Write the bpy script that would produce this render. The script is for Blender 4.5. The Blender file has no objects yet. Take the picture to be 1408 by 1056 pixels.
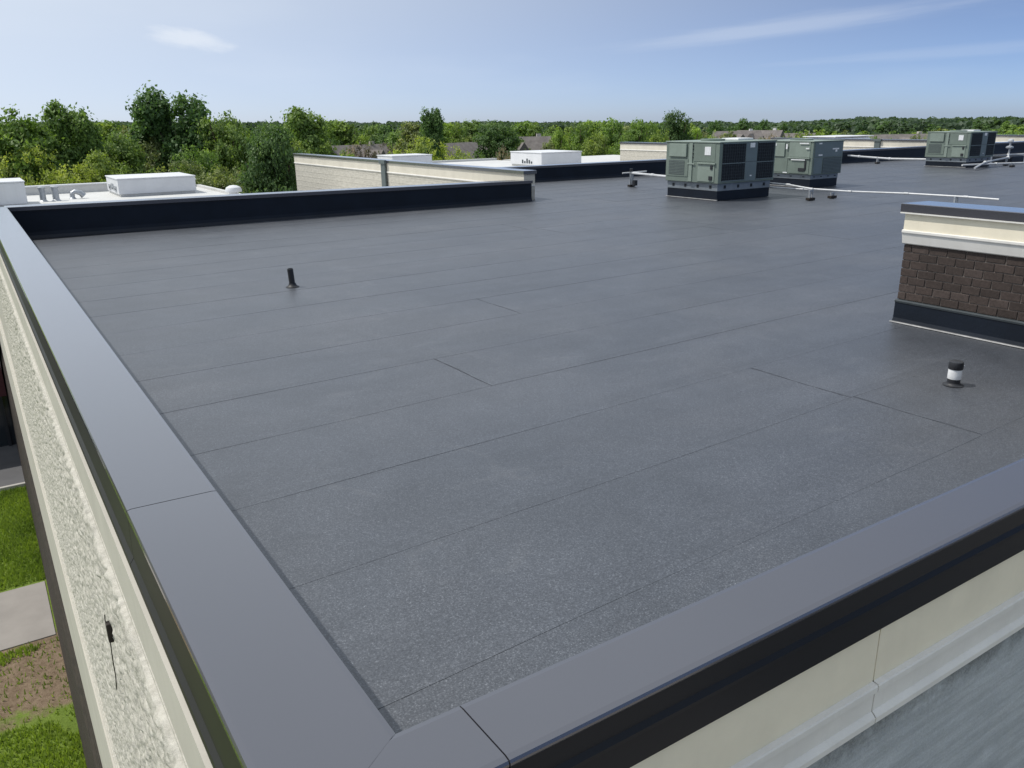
import bpy, bmesh, math, random
import numpy as np
from mathutils import Matrix, Vector

random.seed(7)
rng = np.random.default_rng(11)
R = math.radians
scene = bpy.context.scene
COL = scene.collection

# ------------------------------------------------------------------ camera
CAM = Vector((0.0, 0.0, 2.0))
RIGHT = Vector((0.83630764, -0.54808661, -0.01380542))
DOWN = Vector((-0.17909651, -0.24930529, -0.95172019))
FWD = Vector((0.51818333, 0.79840337, -0.30665632))
FPX = 1129.865                                   # focal length in pixels of the 1408 wide photograph
cd = bpy.data.cameras.new("Camera")
cd.sensor_width = 36.0
cd.lens = 36.0 * FPX / 1408.0
cd.clip_start = 0.05
cd.clip_end = 8000.0
camo = bpy.data.objects.new("Camera", cd)
COL.objects.link(camo)
camo.matrix_world = Matrix(((RIGHT.x, -DOWN.x, -FWD.x, CAM.x),
                            (RIGHT.y, -DOWN.y, -FWD.y, CAM.y),
                            (RIGHT.z, -DOWN.z, -FWD.z, CAM.z),
                            (0, 0, 0, 1)))
scene.camera = camo

def bearing(px, dist, z=0.0):
    """plan position dist metres away in the compass direction of image column px (taken at the horizon)"""
    py = 174.2 - 0.0145 * px
    d = FWD + RIGHT * ((px - 704) / FPX) + DOWN * ((py - 528) / FPX)
    h = math.hypot(d.x, d.y)
    return Vector((d.x / h * dist, d.y / h * dist, z))

def height_at(px, py, dist):
    d = FWD + RIGHT * ((px - 704) / FPX) + DOWN * ((py - 528) / FPX)
    return CAM.z + dist * d.z / math.hypot(d.x, d.y)

# ------------------------------------------------------------------ light, sky, exposure
SUN_AZ = math.atan2(-0.80, 0.60)                 # clockwise from +Y
SUN_EL = R(58)
SUN_DIR = Vector((math.sin(SUN_AZ) * math.cos(SUN_EL), math.cos(SUN_AZ) * math.cos(SUN_EL), math.sin(SUN_EL)))
ld = bpy.data.lights.new("Sun", 'SUN')
ld.energy = 3.0
ld.angle = R(0.55)
ld.color = (1.0, 0.955, 0.88)
sun = bpy.data.objects.new("Sun", ld)
COL.objects.link(sun)
sun.rotation_euler = SUN_DIR.to_track_quat('Z', 'Y').to_euler()
sun.location = (0, 0, 60)

world = bpy.data.worlds.new("World")
scene.world = world
world.use_nodes = True
wn, wl = world.node_tree.nodes, world.node_tree.links
wn.clear()
w_out = wn.new('ShaderNodeOutputWorld')
w_bg = wn.new('ShaderNodeBackground')
w_bg.inputs['Strength'].default_value = 0.135
w_sky = wn.new('ShaderNodeTexSky')
w_sky.sky_type = 'NISHITA'
w_sky.sun_disc = False
w_sky.sun_elevation = SUN_EL
w_sky.sun_rotation = SUN_AZ % (2 * math.pi)
w_sky.altitude = 0
w_sky.air_density = 0.33
w_sky.dust_density = 0.5
w_sky.ozone_density = 8.0

def wmath(op, a, b=None, clamp=False):
    n = wn.new('ShaderNodeMath'); n.operation = op; n.use_clamp = clamp
    for i, v in enumerate((a, b)):
        if v is None: continue
        if isinstance(v, (int, float)): n.inputs[i].default_value = v
        else: wl.new(v, n.inputs[i])
    return n.outputs[0]

tc = wn.new('ShaderNodeTexCoord')
sep = wn.new('ShaderNodeSeparateXYZ')
wl.new(tc.outputs['Generated'], sep.inputs[0])
az = wmath('MULTIPLY', wmath('ARCTAN2', sep.outputs[0], sep.outputs[1]), 57.2958)
el = wmath('MULTIPLY', wmath('ARCSINE', sep.outputs[2]), 57.2958)
comb = wn.new('ShaderNodeCombineXYZ')
wl.new(az, comb.inputs[0]); wl.new(el, comb.inputs[1])

def cloud(caz, cel, rot, lu, lv, nscale, stretch, seed):
    """soft cloud patch about (caz, cel) degrees, half axes lu, lv, broken up by noise"""
    m = wn.new('ShaderNodeMapping'); m.vector_type = 'TEXTURE'
    m.inputs['Location'].default_value = (caz, cel, 0)
    m.inputs['Rotation'].default_value = (0, 0, R(rot))
    m.inputs['Scale'].default_value = (lu, lv, 1)
    wl.new(comb.outputs[0], m.inputs[0])
    ln = wn.new('ShaderNodeVectorMath'); ln.operation = 'LENGTH'
    wl.new(m.outputs[0], ln.inputs[0])
    ns = wn.new('ShaderNodeTexNoise'); ns.inputs['Scale'].default_value = nscale
    ns.inputs['Detail'].default_value = 6; ns.inputs['Roughness'].default_value = 0.6
    m2 = wn.new('ShaderNodeMapping'); m2.inputs['Scale'].default_value = (1, stretch, 1)
    m2.inputs['Location'].default_value = (seed, seed, 0)
    wl.new(m.outputs[0], m2.inputs[0]); wl.new(m2.outputs[0], ns.inputs['Vector'])
    r = wmath('ADD', ln.outputs['Value'], wmath('MULTIPLY', wmath('SUBTRACT', ns.outputs['Fac'], 0.5), 1.1))
    mr = wn.new('ShaderNodeMapRange'); mr.interpolation_type = 'SMOOTHSTEP'
    mr.inputs[1].default_value = 1.0; mr.inputs[2].default_value = 0.15
    mr.inputs[3].default_value = 0.0; mr.inputs[4].default_value = 1.0
    wl.new(r, mr.inputs[0])
    return mr.outputs[0]

c1 = wmath('MULTIPLY', cloud(51.0, 5.25, 5.0, 14.5, 0.8, 1.6, 0.7, 3.1), 0.22)
c2 = wmath('MULTIPLY', cloud(13.4, 4.9, -10.0, 3.0, 0.8, 1.7, 0.9, 8.4), 0.55)
c3 = wmath('MULTIPLY', cloud(60.0, 3.4, 2.0, 12.0, 0.5, 1.6, 0.6, 5.5), 0.10)
# thin cirrus over the rest of the sky
cn = wn.new('ShaderNodeTexNoise'); cn.inputs['Scale'].default_value = 2.2; cn.inputs['Detail'].default_value = 7
cm = wn.new('ShaderNodeMapping'); cm.inputs['Scale'].default_value = (1, 1, 5)
wl.new(tc.outputs['Generated'], cm.inputs[0]); wl.new(cm.outputs[0], cn.inputs['Vector'])
cmr = wn.new('ShaderNodeMapRange'); cmr.inputs[1].default_value = 0.5; cmr.inputs[2].default_value = 0.9
cmr.inputs[4].default_value = 0.25; wl.new(cn.outputs['Fac'], cmr.inputs[0])
call = wmath('MAXIMUM', wmath('MAXIMUM', c1, c2), wmath('MAXIMUM', c3, cmr.outputs[0]))
# thin high haze that brightens the whole side of the sky towards the sun
dt = wn.new('ShaderNodeVectorMath'); dt.operation = 'DOT_PRODUCT'
wl.new(tc.outputs['Generated'], dt.inputs[0]); dt.inputs[1].default_value = SUN_DIR
hz = wn.new('ShaderNodeMapRange'); hz.interpolation_type = 'SMOOTHSTEP'
hz.inputs[1].default_value = -0.28; hz.inputs[2].default_value = 0.62; hz.inputs[3].default_value = 0.0; hz.inputs[4].default_value = 0.95
wl.new(dt.outputs['Value'], hz.inputs[0])
wveil = wn.new('ShaderNodeMixRGB'); wveil.inputs[2].default_value = (4.75, 5.25, 5.85, 1)
wtint = wn.new('ShaderNodeMixRGB'); wtint.blend_type = 'MULTIPLY'; wtint.inputs[0].default_value = 1.0
wtint.inputs[2].default_value = (1.17, 0.99, 0.86, 1)          # slightly milky summer air
wl.new(w_sky.outputs[0], wtint.inputs[1])
wl.new(hz.outputs[0], wveil.inputs[0]); wl.new(wtint.outputs[0], wveil.inputs[1])
wmix = wn.new('ShaderNodeMixRGB')
wmix.inputs[2].default_value = (5.4, 5.7, 6.1, 1)
wl.new(call, wmix.inputs[0]); wl.new(wveil.outputs[0], wmix.inputs[1])
wl.new(wmix.outputs[0], w_bg.inputs['Color'])
wl.new(w_bg.outputs[0], w_out.inputs['Surface'])

scene.view_settings.view_transform = 'Standard'
scene.view_settings.look = 'None'
scene.view_settings.exposure = 0.25
scene.view_settings.gamma = 1.0
scene.view_settings.use_curve_mapping = False
try:
    scene.cycles.max_bounces = 8
    scene.cycles.transparent_max_bounces = 8
except Exception:
    pass

# ------------------------------------------------------------------ materials
MATS = {}

class NT:
    def __init__(s, name):
        s.m = bpy.data.materials.new(name); s.m.use_nodes = True
        s.n, s.l = s.m.node_tree.nodes, s.m.node_tree.links
        s.b = s.n['Principled BSDF']; s.out = s.n['Material Output']
        t = s.n.new('ShaderNodeTexCoord'); s.obj = t.outputs['Object']
        MATS[name] = s.m
    def pos(s):
        return s.n.new('ShaderNodeNewGeometry').outputs['Position']
    def mapping(s, vec, scale=(1, 1, 1), rot=(0, 0, 0), loc=(0, 0, 0)):
        m = s.n.new('ShaderNodeMapping'); s.l.new(vec, m.inputs[0])
        m.inputs['Scale'].default_value = scale; m.inputs['Rotation'].default_value = rot; m.inputs['Location'].default_value = loc
        return m.outputs[0]
    def noise(s, vec, scale, detail=4, rough=0.55, dist=0.0):
        n = s.n.new('ShaderNodeTexNoise'); s.l.new(vec, n.inputs['Vector'])
        n.inputs['Scale'].default_value = scale; n.inputs['Detail'].default_value = detail
        n.inputs['Roughness'].default_value = rough; n.inputs['Distortion'].default_value = dist
        return n.outputs['Fac']
    def vor(s, vec, scale, feature='F1', out='Distance'):
        n = s.n.new('ShaderNodeTexVoronoi'); n.feature = feature; s.l.new(vec, n.inputs['Vector'])
        n.inputs['Scale'].default_value = scale
        return n.outputs[out]
    def ramp(s, fac, stops):
        r = s.n.new('ShaderNodeValToRGB'); e = r.color_ramp.elements
        while len(e) < len(stops): e.new(0.5)
        for i, (p, c) in enumerate(stops):
            e[i].position = p
            e[i].color = (c, c, c, 1) if isinstance(c, (int, float)) else (*c, 1)
        s.l.new(fac, r.inputs[0]); return r.outputs[0]
    def mix(s, fac, a, b, mode='MIX'):
        m = s.n.new('ShaderNodeMixRGB'); m.blend_type = mode
        for i, v in ((0, fac), (1, a), (2, b)):
            if isinstance(v, (int, float)): m.inputs[i].default_value = v if i == 0 else (v, v, v, 1)
            elif isinstance(v, tuple): m.inputs[i].default_value = (*v, 1)
            else: s.l.new(v, m.inputs[i])
        return m.outputs[0]
    def math(s, op, a, b=0.0):
        n = s.n.new('ShaderNodeMath'); n.operation = op
        for i, v in enumerate((a, b)):
            if isinstance(v, (int, float)): n.inputs[i].default_value = v
            else: s.l.new(v, n.inputs[i])
        return n.outputs[0]
    def color(s, c):
        if isinstance(c, tuple): s.b.inputs['Base Color'].default_value = (*c, 1)
        else: s.l.new(c, s.b.inputs['Base Color'])
        return s
    def set(s, rough=None, metal=None, spec=None):
        for k, v in (('Roughness', rough), ('Metallic', metal), ('Specular IOR Level', spec)):
            if v is None: continue
            if isinstance(v, (int, float)): s.b.inputs[k].default_value = v
            else: s.l.new(v, s.b.inputs[k])
        return s
    def bump(s, h, strength, dist):
        b = s.n.new('ShaderNodeBump'); b.inputs['Strength'].default_value = strength; b.inputs['Distance'].default_value = dist
        s.l.new(h, b.inputs['Height']); s.l.new(b.outputs[0], s.b.inputs['Normal']); return s

# granule surfaced roofing sheet
def mk_membrane():
    t = NT('membrane'); p = t.pos()
    info = t.n.new('ShaderNodeObjectInfo').outputs['Random']
    g1 = t.noise(p, 125, 3, 0.8)
    g2 = t.noise(p, 48, 4, 0.7)
    blot = t.noise(p, 0.42, 6, 0.62, 0.5)
    blot2 = t.noise(t.mapping(p, (1, 1, 1), (0, 0, 0), (31, 7, 0)), 1.6, 6, 0.66, 0.8)
    streak = t.noise(t.mapping(p, (0.22, 2.4, 1), (0, 0, R(-2.5))), 1.0, 5, 0.6)
    base = t.ramp(g1, [(0.33, (0.020, 0.023, 0.029)), (0.50, (0.050, 0.056, 0.067)), (0.60, (0.075, 0.082, 0.095)), (0.70, (0.20, 0.215, 0.235))])
    base = t.mix(0.5, base, t.ramp(g2, [(0.3, 0.72), (0.7, 1.26)]), 'MULTIPLY')
    base = t.mix(1.0, base, t.ramp(blot, [(0.28, (0.80, 0.82, 0.85)), (0.46, (0.97, 0.98, 1.0)), (0.66, (1.20, 1.17, 1.15))]), 'MULTIPLY')
    base = t.mix(0.8, base, t.ramp(blot2, [(0.30, 0.84), (0.70, 1.16)]), 'MULTIPLY')
    base = t.mix(0.7, base, t.ramp(streak, [(0.32, 0.86), (0.68, 1.14)]), 'MULTIPLY')
    base = t.mix(1.0, base, t.ramp(info, [(0.0, 0.97), (1.0, 1.03)]), 'MULTIPLY')
    # soft selvage bands beside the laps
    sp = t.n.new('ShaderNodeSeparateXYZ'); t.l.new(p, sp.inputs[0])
    vv_ = t.math('SUBTRACT', sp.outputs[1], t.math('MULTIPLY', sp.outputs[0], 0.0445))
    fr = t.math('FRACT', t.math('DIVIDE', t.math('ADD', t.math('SUBTRACT', vv_, 2.278), t.math('MULTIPLY', t.noise(p, 1.2, 3, 0.5), 0.02)), 0.945))
    brk = t.ramp(t.noise(t.mapping(p, (0.6, 1.5, 1)), 0.9, 4, 0.6), [(0.42, 0.0), (0.62, 1.0)])
    band = t.ramp(fr, [(0.0, 0.0), (0.08, 0.10), (0.105, 0.30), (0.115, 0.0), (0.97, 0.0), (0.99, 0.22)])
    base = t.mix(t.math('MULTIPLY', band, brk), base, (0.022, 0.025, 0.030))
    # dried puddle rims, scuffs and pale chalky granules
    pud = t.noise(p, 0.75, 3, 0.45, 0.2)
    rim = t.ramp(pud, [(0.565, 0.0), (0.585, 0.10), (0.592, 0.10), (0.60, 0.0)])
    base = t.mix(t.math('MULTIPLY', rim, t.ramp(blot2, [(0.45, 0.0), (0.62, 1.0)])), base, (0.19, 0.19, 0.19))
    sc = t.noise(p, 1.9, 9, 0.76, 1.4)
    base = t.mix(t.ramp(sc, [(0.62, 0.0), (0.80, 0.13)]), base, (0.22, 0.22, 0.225))
    sc2 = t.noise(t.mapping(p, (1.0, 5.0, 1), (0, 0, R(38)), (5, 9, 0)), 1.3, 7, 0.7, 0.6)
    base = t.mix(t.ramp(sc2, [(0.66, 0.0), (0.80, 0.10)]), base, (0.26, 0.26, 0.265))
    t.color(base)
    t.set(t.ramp(blot, [(0.3, 0.42), (0.7, 0.46)]), 0, 1.0)
    t.bump(t.mix(0.5, g1, g2), 0.22, 0.004)
mk_membrane()

def mk_plain(name, col, rough=0.6, metal=0.0, spec=0.5, var=0.12, vscale=3.0, bscale=80.0, bstr=0.1, bdist=0.002, streak=None, coat=0.0):
    t = NT(name); p = t.pos()
    n = t.noise(p, vscale, 5, 0.6)
    c = t.mix(1.0, col, t.ramp(n, [(0.3, 1 - var), (0.7, 1 + var)]), 'MULTIPLY')
    if streak:
        s = t.noise(t.mapping(p, (5, 5, 0.35)), 2.0, 5, 0.65)
        c = t.mix(t.ramp(s, [(0.52, 0.0), (0.78, streak[0])]), c, streak[1])
    t.color(c).set(rough, metal, spec)
    if coat: t.b.inputs['Coat Weight'].default_value = coat; t.b.inputs['Coat Roughness'].default_value = 0.14; t.b.inputs['Coat IOR'].default_value = 1.9
    if bstr: t.bump(t.noise(p, bscale, 3, 0.6), bstr, bdist)
    return t

mk_plain('flashing', (0.006, 0.010, 0.018), 0.5, 0, 0.25, 0.25, 2.0, 30, 0.25, 0.006)
mk_plain('bitumen', (0.022, 0.023, 0.026), 0.5, 0, 0.4, 0.5, 2.5, 90, 0.3, 0.003)
mk_plain('lap_asphalt', (0.042, 0.046, 0.054), 0.6, 0, 0.4, 0.5, 1.5, 90, 0.3, 0.003)
mk_plain('fascia_shaded', (0.010, 0.012, 0.016), 0.3, 0.0, 0.22, 0.1, 1.5, 6, 0.03, 0.003)  # coping metal again, with the front face's shade put into a near-black colour
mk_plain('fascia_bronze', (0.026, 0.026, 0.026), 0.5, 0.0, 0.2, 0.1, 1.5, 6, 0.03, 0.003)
mk_plain('coping_metal', (0.060, 0.060, 0.074), 0.2, 0.25, 0.8, 0.05, 0.8, 6, 0.03, 0.003, None, 0.8)
mk_plain('sealant', (0.30, 0.30, 0.30), 0.6, 0, 0.4, 0.35, 9, 60, 0.3, 0.003)
mk_plain('cream_stucco', (0.80, 0.735, 0.59), 0.9, 0, 0.2, 0.06, 3.0, 160, 0.25, 0.003, (0.10, (0.50, 0.45, 0.35)))
mk_plain('pale_stucco', (0.58, 0.545, 0.465), 0.92, 0, 0.2, 0.08, 2.0, 150, 0.3, 0.003, (0.2, (0.42, 0.39, 0.33)))
mk_plain('beige_stucco', (0.47, 0.45, 0.40), 0.92, 0, 0.2, 0.08, 2.0, 150, 0.3, 0.003, (0.2, (0.34, 0.32, 0.28)))
mk_plain('cream_trim', (0.72, 0.70, 0.66), 0.75, 0, 0.3, 0.06, 4.0, 120, 0.12, 0.002, (0.2, (0.40, 0.38, 0.35)))
mk_plain('steel_galv', (0.40, 0.42, 0.44), 0.45, 0.55, 0.5, 0.15, 8, 50, 0.05, 0.001)
mk_plain('white_paint', (0.64, 0.65, 0.67), 0.5, 0, 0.5, 0.05, 1.5, 30, 0.03, 0.002, (0.25, (0.52, 0.52, 0.50)))
mk_plain('white_membrane', (0.56, 0.56, 0.545), 0.6, 0, 0.4, 0.08, 0.8, 20, 0.05, 0.002, (0.2, (0.5, 0.49, 0.46)))
mk_plain('pipe_white', (0.50, 0.51, 0.52), 0.45, 0.1, 0.5, 0.15, 6, 50, 0.05, 0.001)
mk_plain('pipe_dark', (0.02, 0.021, 0.025), 0.38, 0, 0.5, 0.2, 12, 60, 0.1, 0.001)
mk_plain('unit_rail', (0.20, 0.225, 0.25), 0.5, 0.3, 0.5, 0.15, 8, 50, 0.05, 0.001)
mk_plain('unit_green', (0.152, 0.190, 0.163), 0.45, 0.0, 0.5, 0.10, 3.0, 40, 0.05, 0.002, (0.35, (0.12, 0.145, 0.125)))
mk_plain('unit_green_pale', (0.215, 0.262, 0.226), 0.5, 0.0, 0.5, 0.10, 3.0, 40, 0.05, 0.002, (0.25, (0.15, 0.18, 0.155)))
mk_plain('unit_blue_grey', (0.125, 0.160, 0.170), 0.45, 0.0, 0.5, 0.10, 3.0, 40, 0.05, 0.002)
mk_plain('unit_filter', (0.085, 0.105, 0.105), 0.6, 0.0, 0.4, 0.12, 10.0, 60, 0.1, 0.002)
mk_plain('coil_dark', (0.012, 0.015, 0.019), 0.55, 0.2, 0.4, 0.2, 20.0, 90, 0.2, 0.002)
mk_plain('grille_bar', (0.045, 0.055, 0.062), 0.5, 0.2, 0.4, 0.1, 10.0, 60, 0.05, 0.001)
mk_plain('label_white', (0.72, 0.73, 0.74), 0.5, 0, 0.4, 0.12, 30.0, 60, 0.0, 0.001)
mk_plain('mortar', (0.21, 0.18, 0.16), 0.95, 0, 0.2, 0.12, 20, 150, 0.4, 0.004)
mk_plain('tree_bark', (0.11, 0.085, 0.065), 0.9, 0, 0.2, 0.3, 6, 30, 0.6, 0.03)
mk_plain('house_wall', (0.46, 0.43, 0.40), 0.85, 0, 0.2, 0.1, 1.0, 10, 0.1, 0.01)
mk_plain('house_wall_white', (0.72, 0.71, 0.69), 0.85, 0, 0.2, 0.06, 1.0, 10, 0.1, 0.01)
mk_plain('house_roof', (0.165, 0.15, 0.142), 0.9, 0, 0.2, 0.2, 1.5, 12, 0.5, 0.03)
mk_plain('window_glass', (0.02, 0.025, 0.03), 0.12, 0, 0.6, 0.0, 1.0, 1, 0.0, 0.0)
mk_plain('maroon_wall', (0.075, 0.022, 0.026), 0.7, 0, 0.3, 0.15, 1.5, 12, 0.3, 0.02)
mk_plain('concrete', (0.275, 0.255, 0.235), 0.9, 0, 0.2, 0.12, 0.9, 45, 0.25, 0.006)
mk_plain('kerb_concrete', (0.42, 0.40, 0.37), 0.9, 0, 0.2, 0.12, 1.2, 45, 0.25, 0.006)
mk_plain('asphalt', (0.105, 0.105, 0.11), 0.9, 0, 0.3, 0.18, 0.6, 70, 0.5, 0.008)
mk_plain('far_canopy', (0.030, 0.048, 0.022), 0.9, 0, 0.1, 0.35, 0.05, 0.4, 0.8, 1.0)
mk_plain('rust_dark', (0.03, 0.025, 0.022), 0.7, 0.3, 0.4, 0.2, 20, 60, 0.2, 0.002)

# bricks: each object its own tone
def mk_brick():
    t = NT('brick'); p = t.pos()
    rnd = t.n.new('ShaderNodeObjectInfo').outputs['Random']
    c = t.ramp(rnd, [(0.0, (0.044, 0.034, 0.030)), (0.45, (0.055, 0.042, 0.037)), (0.8, (0.064, 0.048, 0.042)), (1.0, (0.072, 0.056, 0.050))])
    c = t.mix(0.8, c, t.ramp(t.noise(p, 45, 5, 0.7), [(0.25, 0.55), (0.75, 1.45)]), 'MULTIPLY')
    t.color(c).set(0.85, 0, 0.25).bump(t.noise(p, 120, 4, 0.7), 0.5, 0.006)
mk_brick()
def mk_brickwall():
    t = NT('brick_courses'); p = t.pos()
    v = t.mapping(p, (1, 1, 1), (R(90), 0, R(90)))
    sw = t.n.new('ShaderNodeSeparateXYZ'); t.l.new(p, sw.inputs[0])
    cb = t.n.new('ShaderNodeCombineXYZ'); t.l.new(sw.outputs[1], cb.inputs[0]); t.l.new(sw.outputs[2], cb.inputs[1])
    b = t.n.new('ShaderNodeTexBrick'); t.l.new(cb.outputs[0], b.inputs['Vector'])
    b.inputs['Scale'].default_value = 1.0; b.inputs['Brick Width'].default_value = 0.30; b.inputs['Row Height'].default_value = 0.08
    b.inputs['Mortar Size'].default_value = 0.008
    b.inputs['Color1'].default_value = (0.026, 0.021, 0.018, 1); b.inputs['Color2'].default_value = (0.05, 0.038, 0.031, 1)
    b.inputs['Mortar'].default_value = (0.08, 0.072, 0.065, 1)
    t.color(b.outputs['Color']).set(0.85, 0, 0.25).bump(t.math('SUBTRACT', 1.0, b.outputs['Fac']), 0.6, 0.01)
mk_brickwall()

def mk_rough():
    t = NT('split_face_stucco'); p = t.pos()
    n = t.noise(t.mapping(p, (1, 1, 2.2)), 26, 5, 0.65)
    c = t.ramp(n, [(0.25, (0.34, 0.325, 0.28)), (0.5, (0.47, 0.45, 0.40)), (0.75, (0.58, 0.56, 0.50))])
    t.color(c).set(0.95, 0, 0.15).bump(t.noise(p, 70, 5, 0.7), 0.6, 0.01)
mk_rough()
def mk_courses():
    t = NT('cream_courses'); p = t.pos()
    n = t.noise(t.mapping(p, (1, 1, 3)), 6, 6, 0.65)
    c = t.ramp(n, [(0.25, (0.38, 0.36, 0.31)), (0.55, (0.50, 0.475, 0.415)), (0.8, (0.58, 0.55, 0.49))])
    t.color(c).set(0.95, 0, 0.15).bump(t.noise(t.mapping(p, (1, 1, 3)), 16, 5, 0.7), 0.7, 0.02)
mk_courses()

def mk_oldrender():
    t = NT('aged_render'); p = t.pos()
    g = t.noise(p, 150, 4, 0.75)
    b = t.noise(t.mapping(p, (0.6, 1, 1.6)), 3.0, 7, 0.68, 0.4)
    st = t.noise(t.mapping(p, (0.5, 1, 11)), 2.6, 6, 0.65)
    c = t.ramp(b, [(0.25, (0.37, 0.40, 0.42)), (0.5, (0.46, 0.49, 0.51)), (0.75, (0.56, 0.59, 0.61))])
    c = t.mix(0.6, c, t.ramp(g, [(0.3, 0.7), (0.7, 1.25)]), 'MULTIPLY')
    c = t.mix(0.7, c, t.ramp(st, [(0.35, 0.80), (0.7, 1.18)]), 'MULTIPLY')
    # algae and dirt under the trim
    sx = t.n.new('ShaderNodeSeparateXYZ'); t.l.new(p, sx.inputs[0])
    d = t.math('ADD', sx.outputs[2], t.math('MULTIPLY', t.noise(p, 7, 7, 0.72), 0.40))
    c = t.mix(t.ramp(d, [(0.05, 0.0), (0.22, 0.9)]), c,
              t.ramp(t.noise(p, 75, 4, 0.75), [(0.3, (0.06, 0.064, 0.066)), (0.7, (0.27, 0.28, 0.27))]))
    t.color(c).set(0.9, 0, 0.2).bump(g, 0.6, 0.006)
mk_oldrender()

def mk_lawn():
    t = NT('lawn'); p = t.pos()
    n = t.noise(p, 0.9, 6, 0.65); f = t.noise(p, 22, 5, 0.7)
    c = t.ramp(n, [(0.3, (0.11, 0.165, 0.030)), (0.6, (0.17, 0.235, 0.044)), (0.8, (0.25, 0.265, 0.09))])
    c = t.mix(0.8, c, t.ramp(f, [(0.25, 0.5), (0.75, 1.45)]), 'MULTIPLY')
    sx = t.n.new('ShaderNodeSeparateXYZ'); t.l.new(p, sx.inputs[0])
    wob = t.math('MULTIPLY', t.math('SUBTRACT', t.noise(p, 1.1, 6, 0.7), 0.5), 3.2)
    yy = t.math('ADD', sx.outputs[1], wob)
    band = t.math('SUBTRACT', 1.0, t.math('ABSOLUTE', t.math('DIVIDE', t.math('SUBTRACT', yy, 20.4), 2.1)))
    dirt = t.ramp(t.noise(p, 9, 6, 0.7), [(0.3, (0.12, 0.085, 0.055)), (0.7, (0.27, 0.205, 0.145))])
    c = t.mix(t.ramp(band, [(0.05, 0.0), (0.3, 1.0)]), c, dirt)
    # fields and yards further off are duller
    t.color(c).set(0.95, 0, 0.1).bump(f, 0.8, 0.05)
mk_lawn()

def mk_leaf(name='leaf'):
    t = NT(name)
    oi = t.n.new('ShaderNodeObjectInfo')
    at = t.n.new('ShaderNodeAttribute'); at.attribute_name = 'tint'
    col = t.mix(1.0, oi.outputs['Color'], t.ramp(at.outputs['Fac'], [(0.0, (0.55, 0.60, 0.60)), (0.5, (1.0, 1.0, 1.0)), (1.0, (1.65, 1.5, 1.3))]), 'MULTIPLY')
    t.color(col).set(0.55, 0, 0.35)
    tr = t.n.new('ShaderNodeBsdfTranslucent')
    t.l.new(t.mix(1.0, col, (1.15, 1.25, 0.6), 'MULTIPLY'), tr.inputs[0])
    mx = t.n.new('ShaderNodeMixShader'); mx.inputs[0].default_value = 0.42
    t.l.new(t.b.outputs[0], mx.inputs[1]); t.l.new(tr.outputs[0], mx.inputs[2])
    t.l.new(mx.outputs[0], t.out.inputs['Surface'])
mk_leaf()

# ------------------------------------------------------------------ mesh helpers
def link(o):
    COL.objects.link(o); return o

def tag(o, label=None, cat=None, group=None, kind=None):
    if label: o['label'] = label
    if cat: o['category'] = cat
    if group: o['group'] = group
    if kind: o['kind'] = kind
    return o

def empty(name, loc=(0, 0, 0), rz=0.0):
    o = bpy.data.objects.new(name, None)
    o.empty_display_size = 0.2
    o.location = loc; o.rotation_euler = (0, 0, rz)
    return link(o)

def mesh_obj(name, verts, faces, mat, parent=None, smooth=False, loc=None):
    me = bpy.data.meshes.new(name)
    me.from_pydata([tuple(v) for v in verts], [], [tuple(f) for f in faces])
    me.materials.append(MATS[mat])
    if smooth:
        me.polygons.foreach_set('use_smooth', [True] * len(me.polygons))
    me.update()
    o = bpy.data.objects.new(name, me)
    if loc is not None: o.location = loc
    if parent is not None: o.parent = parent
    return link(o)

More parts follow.
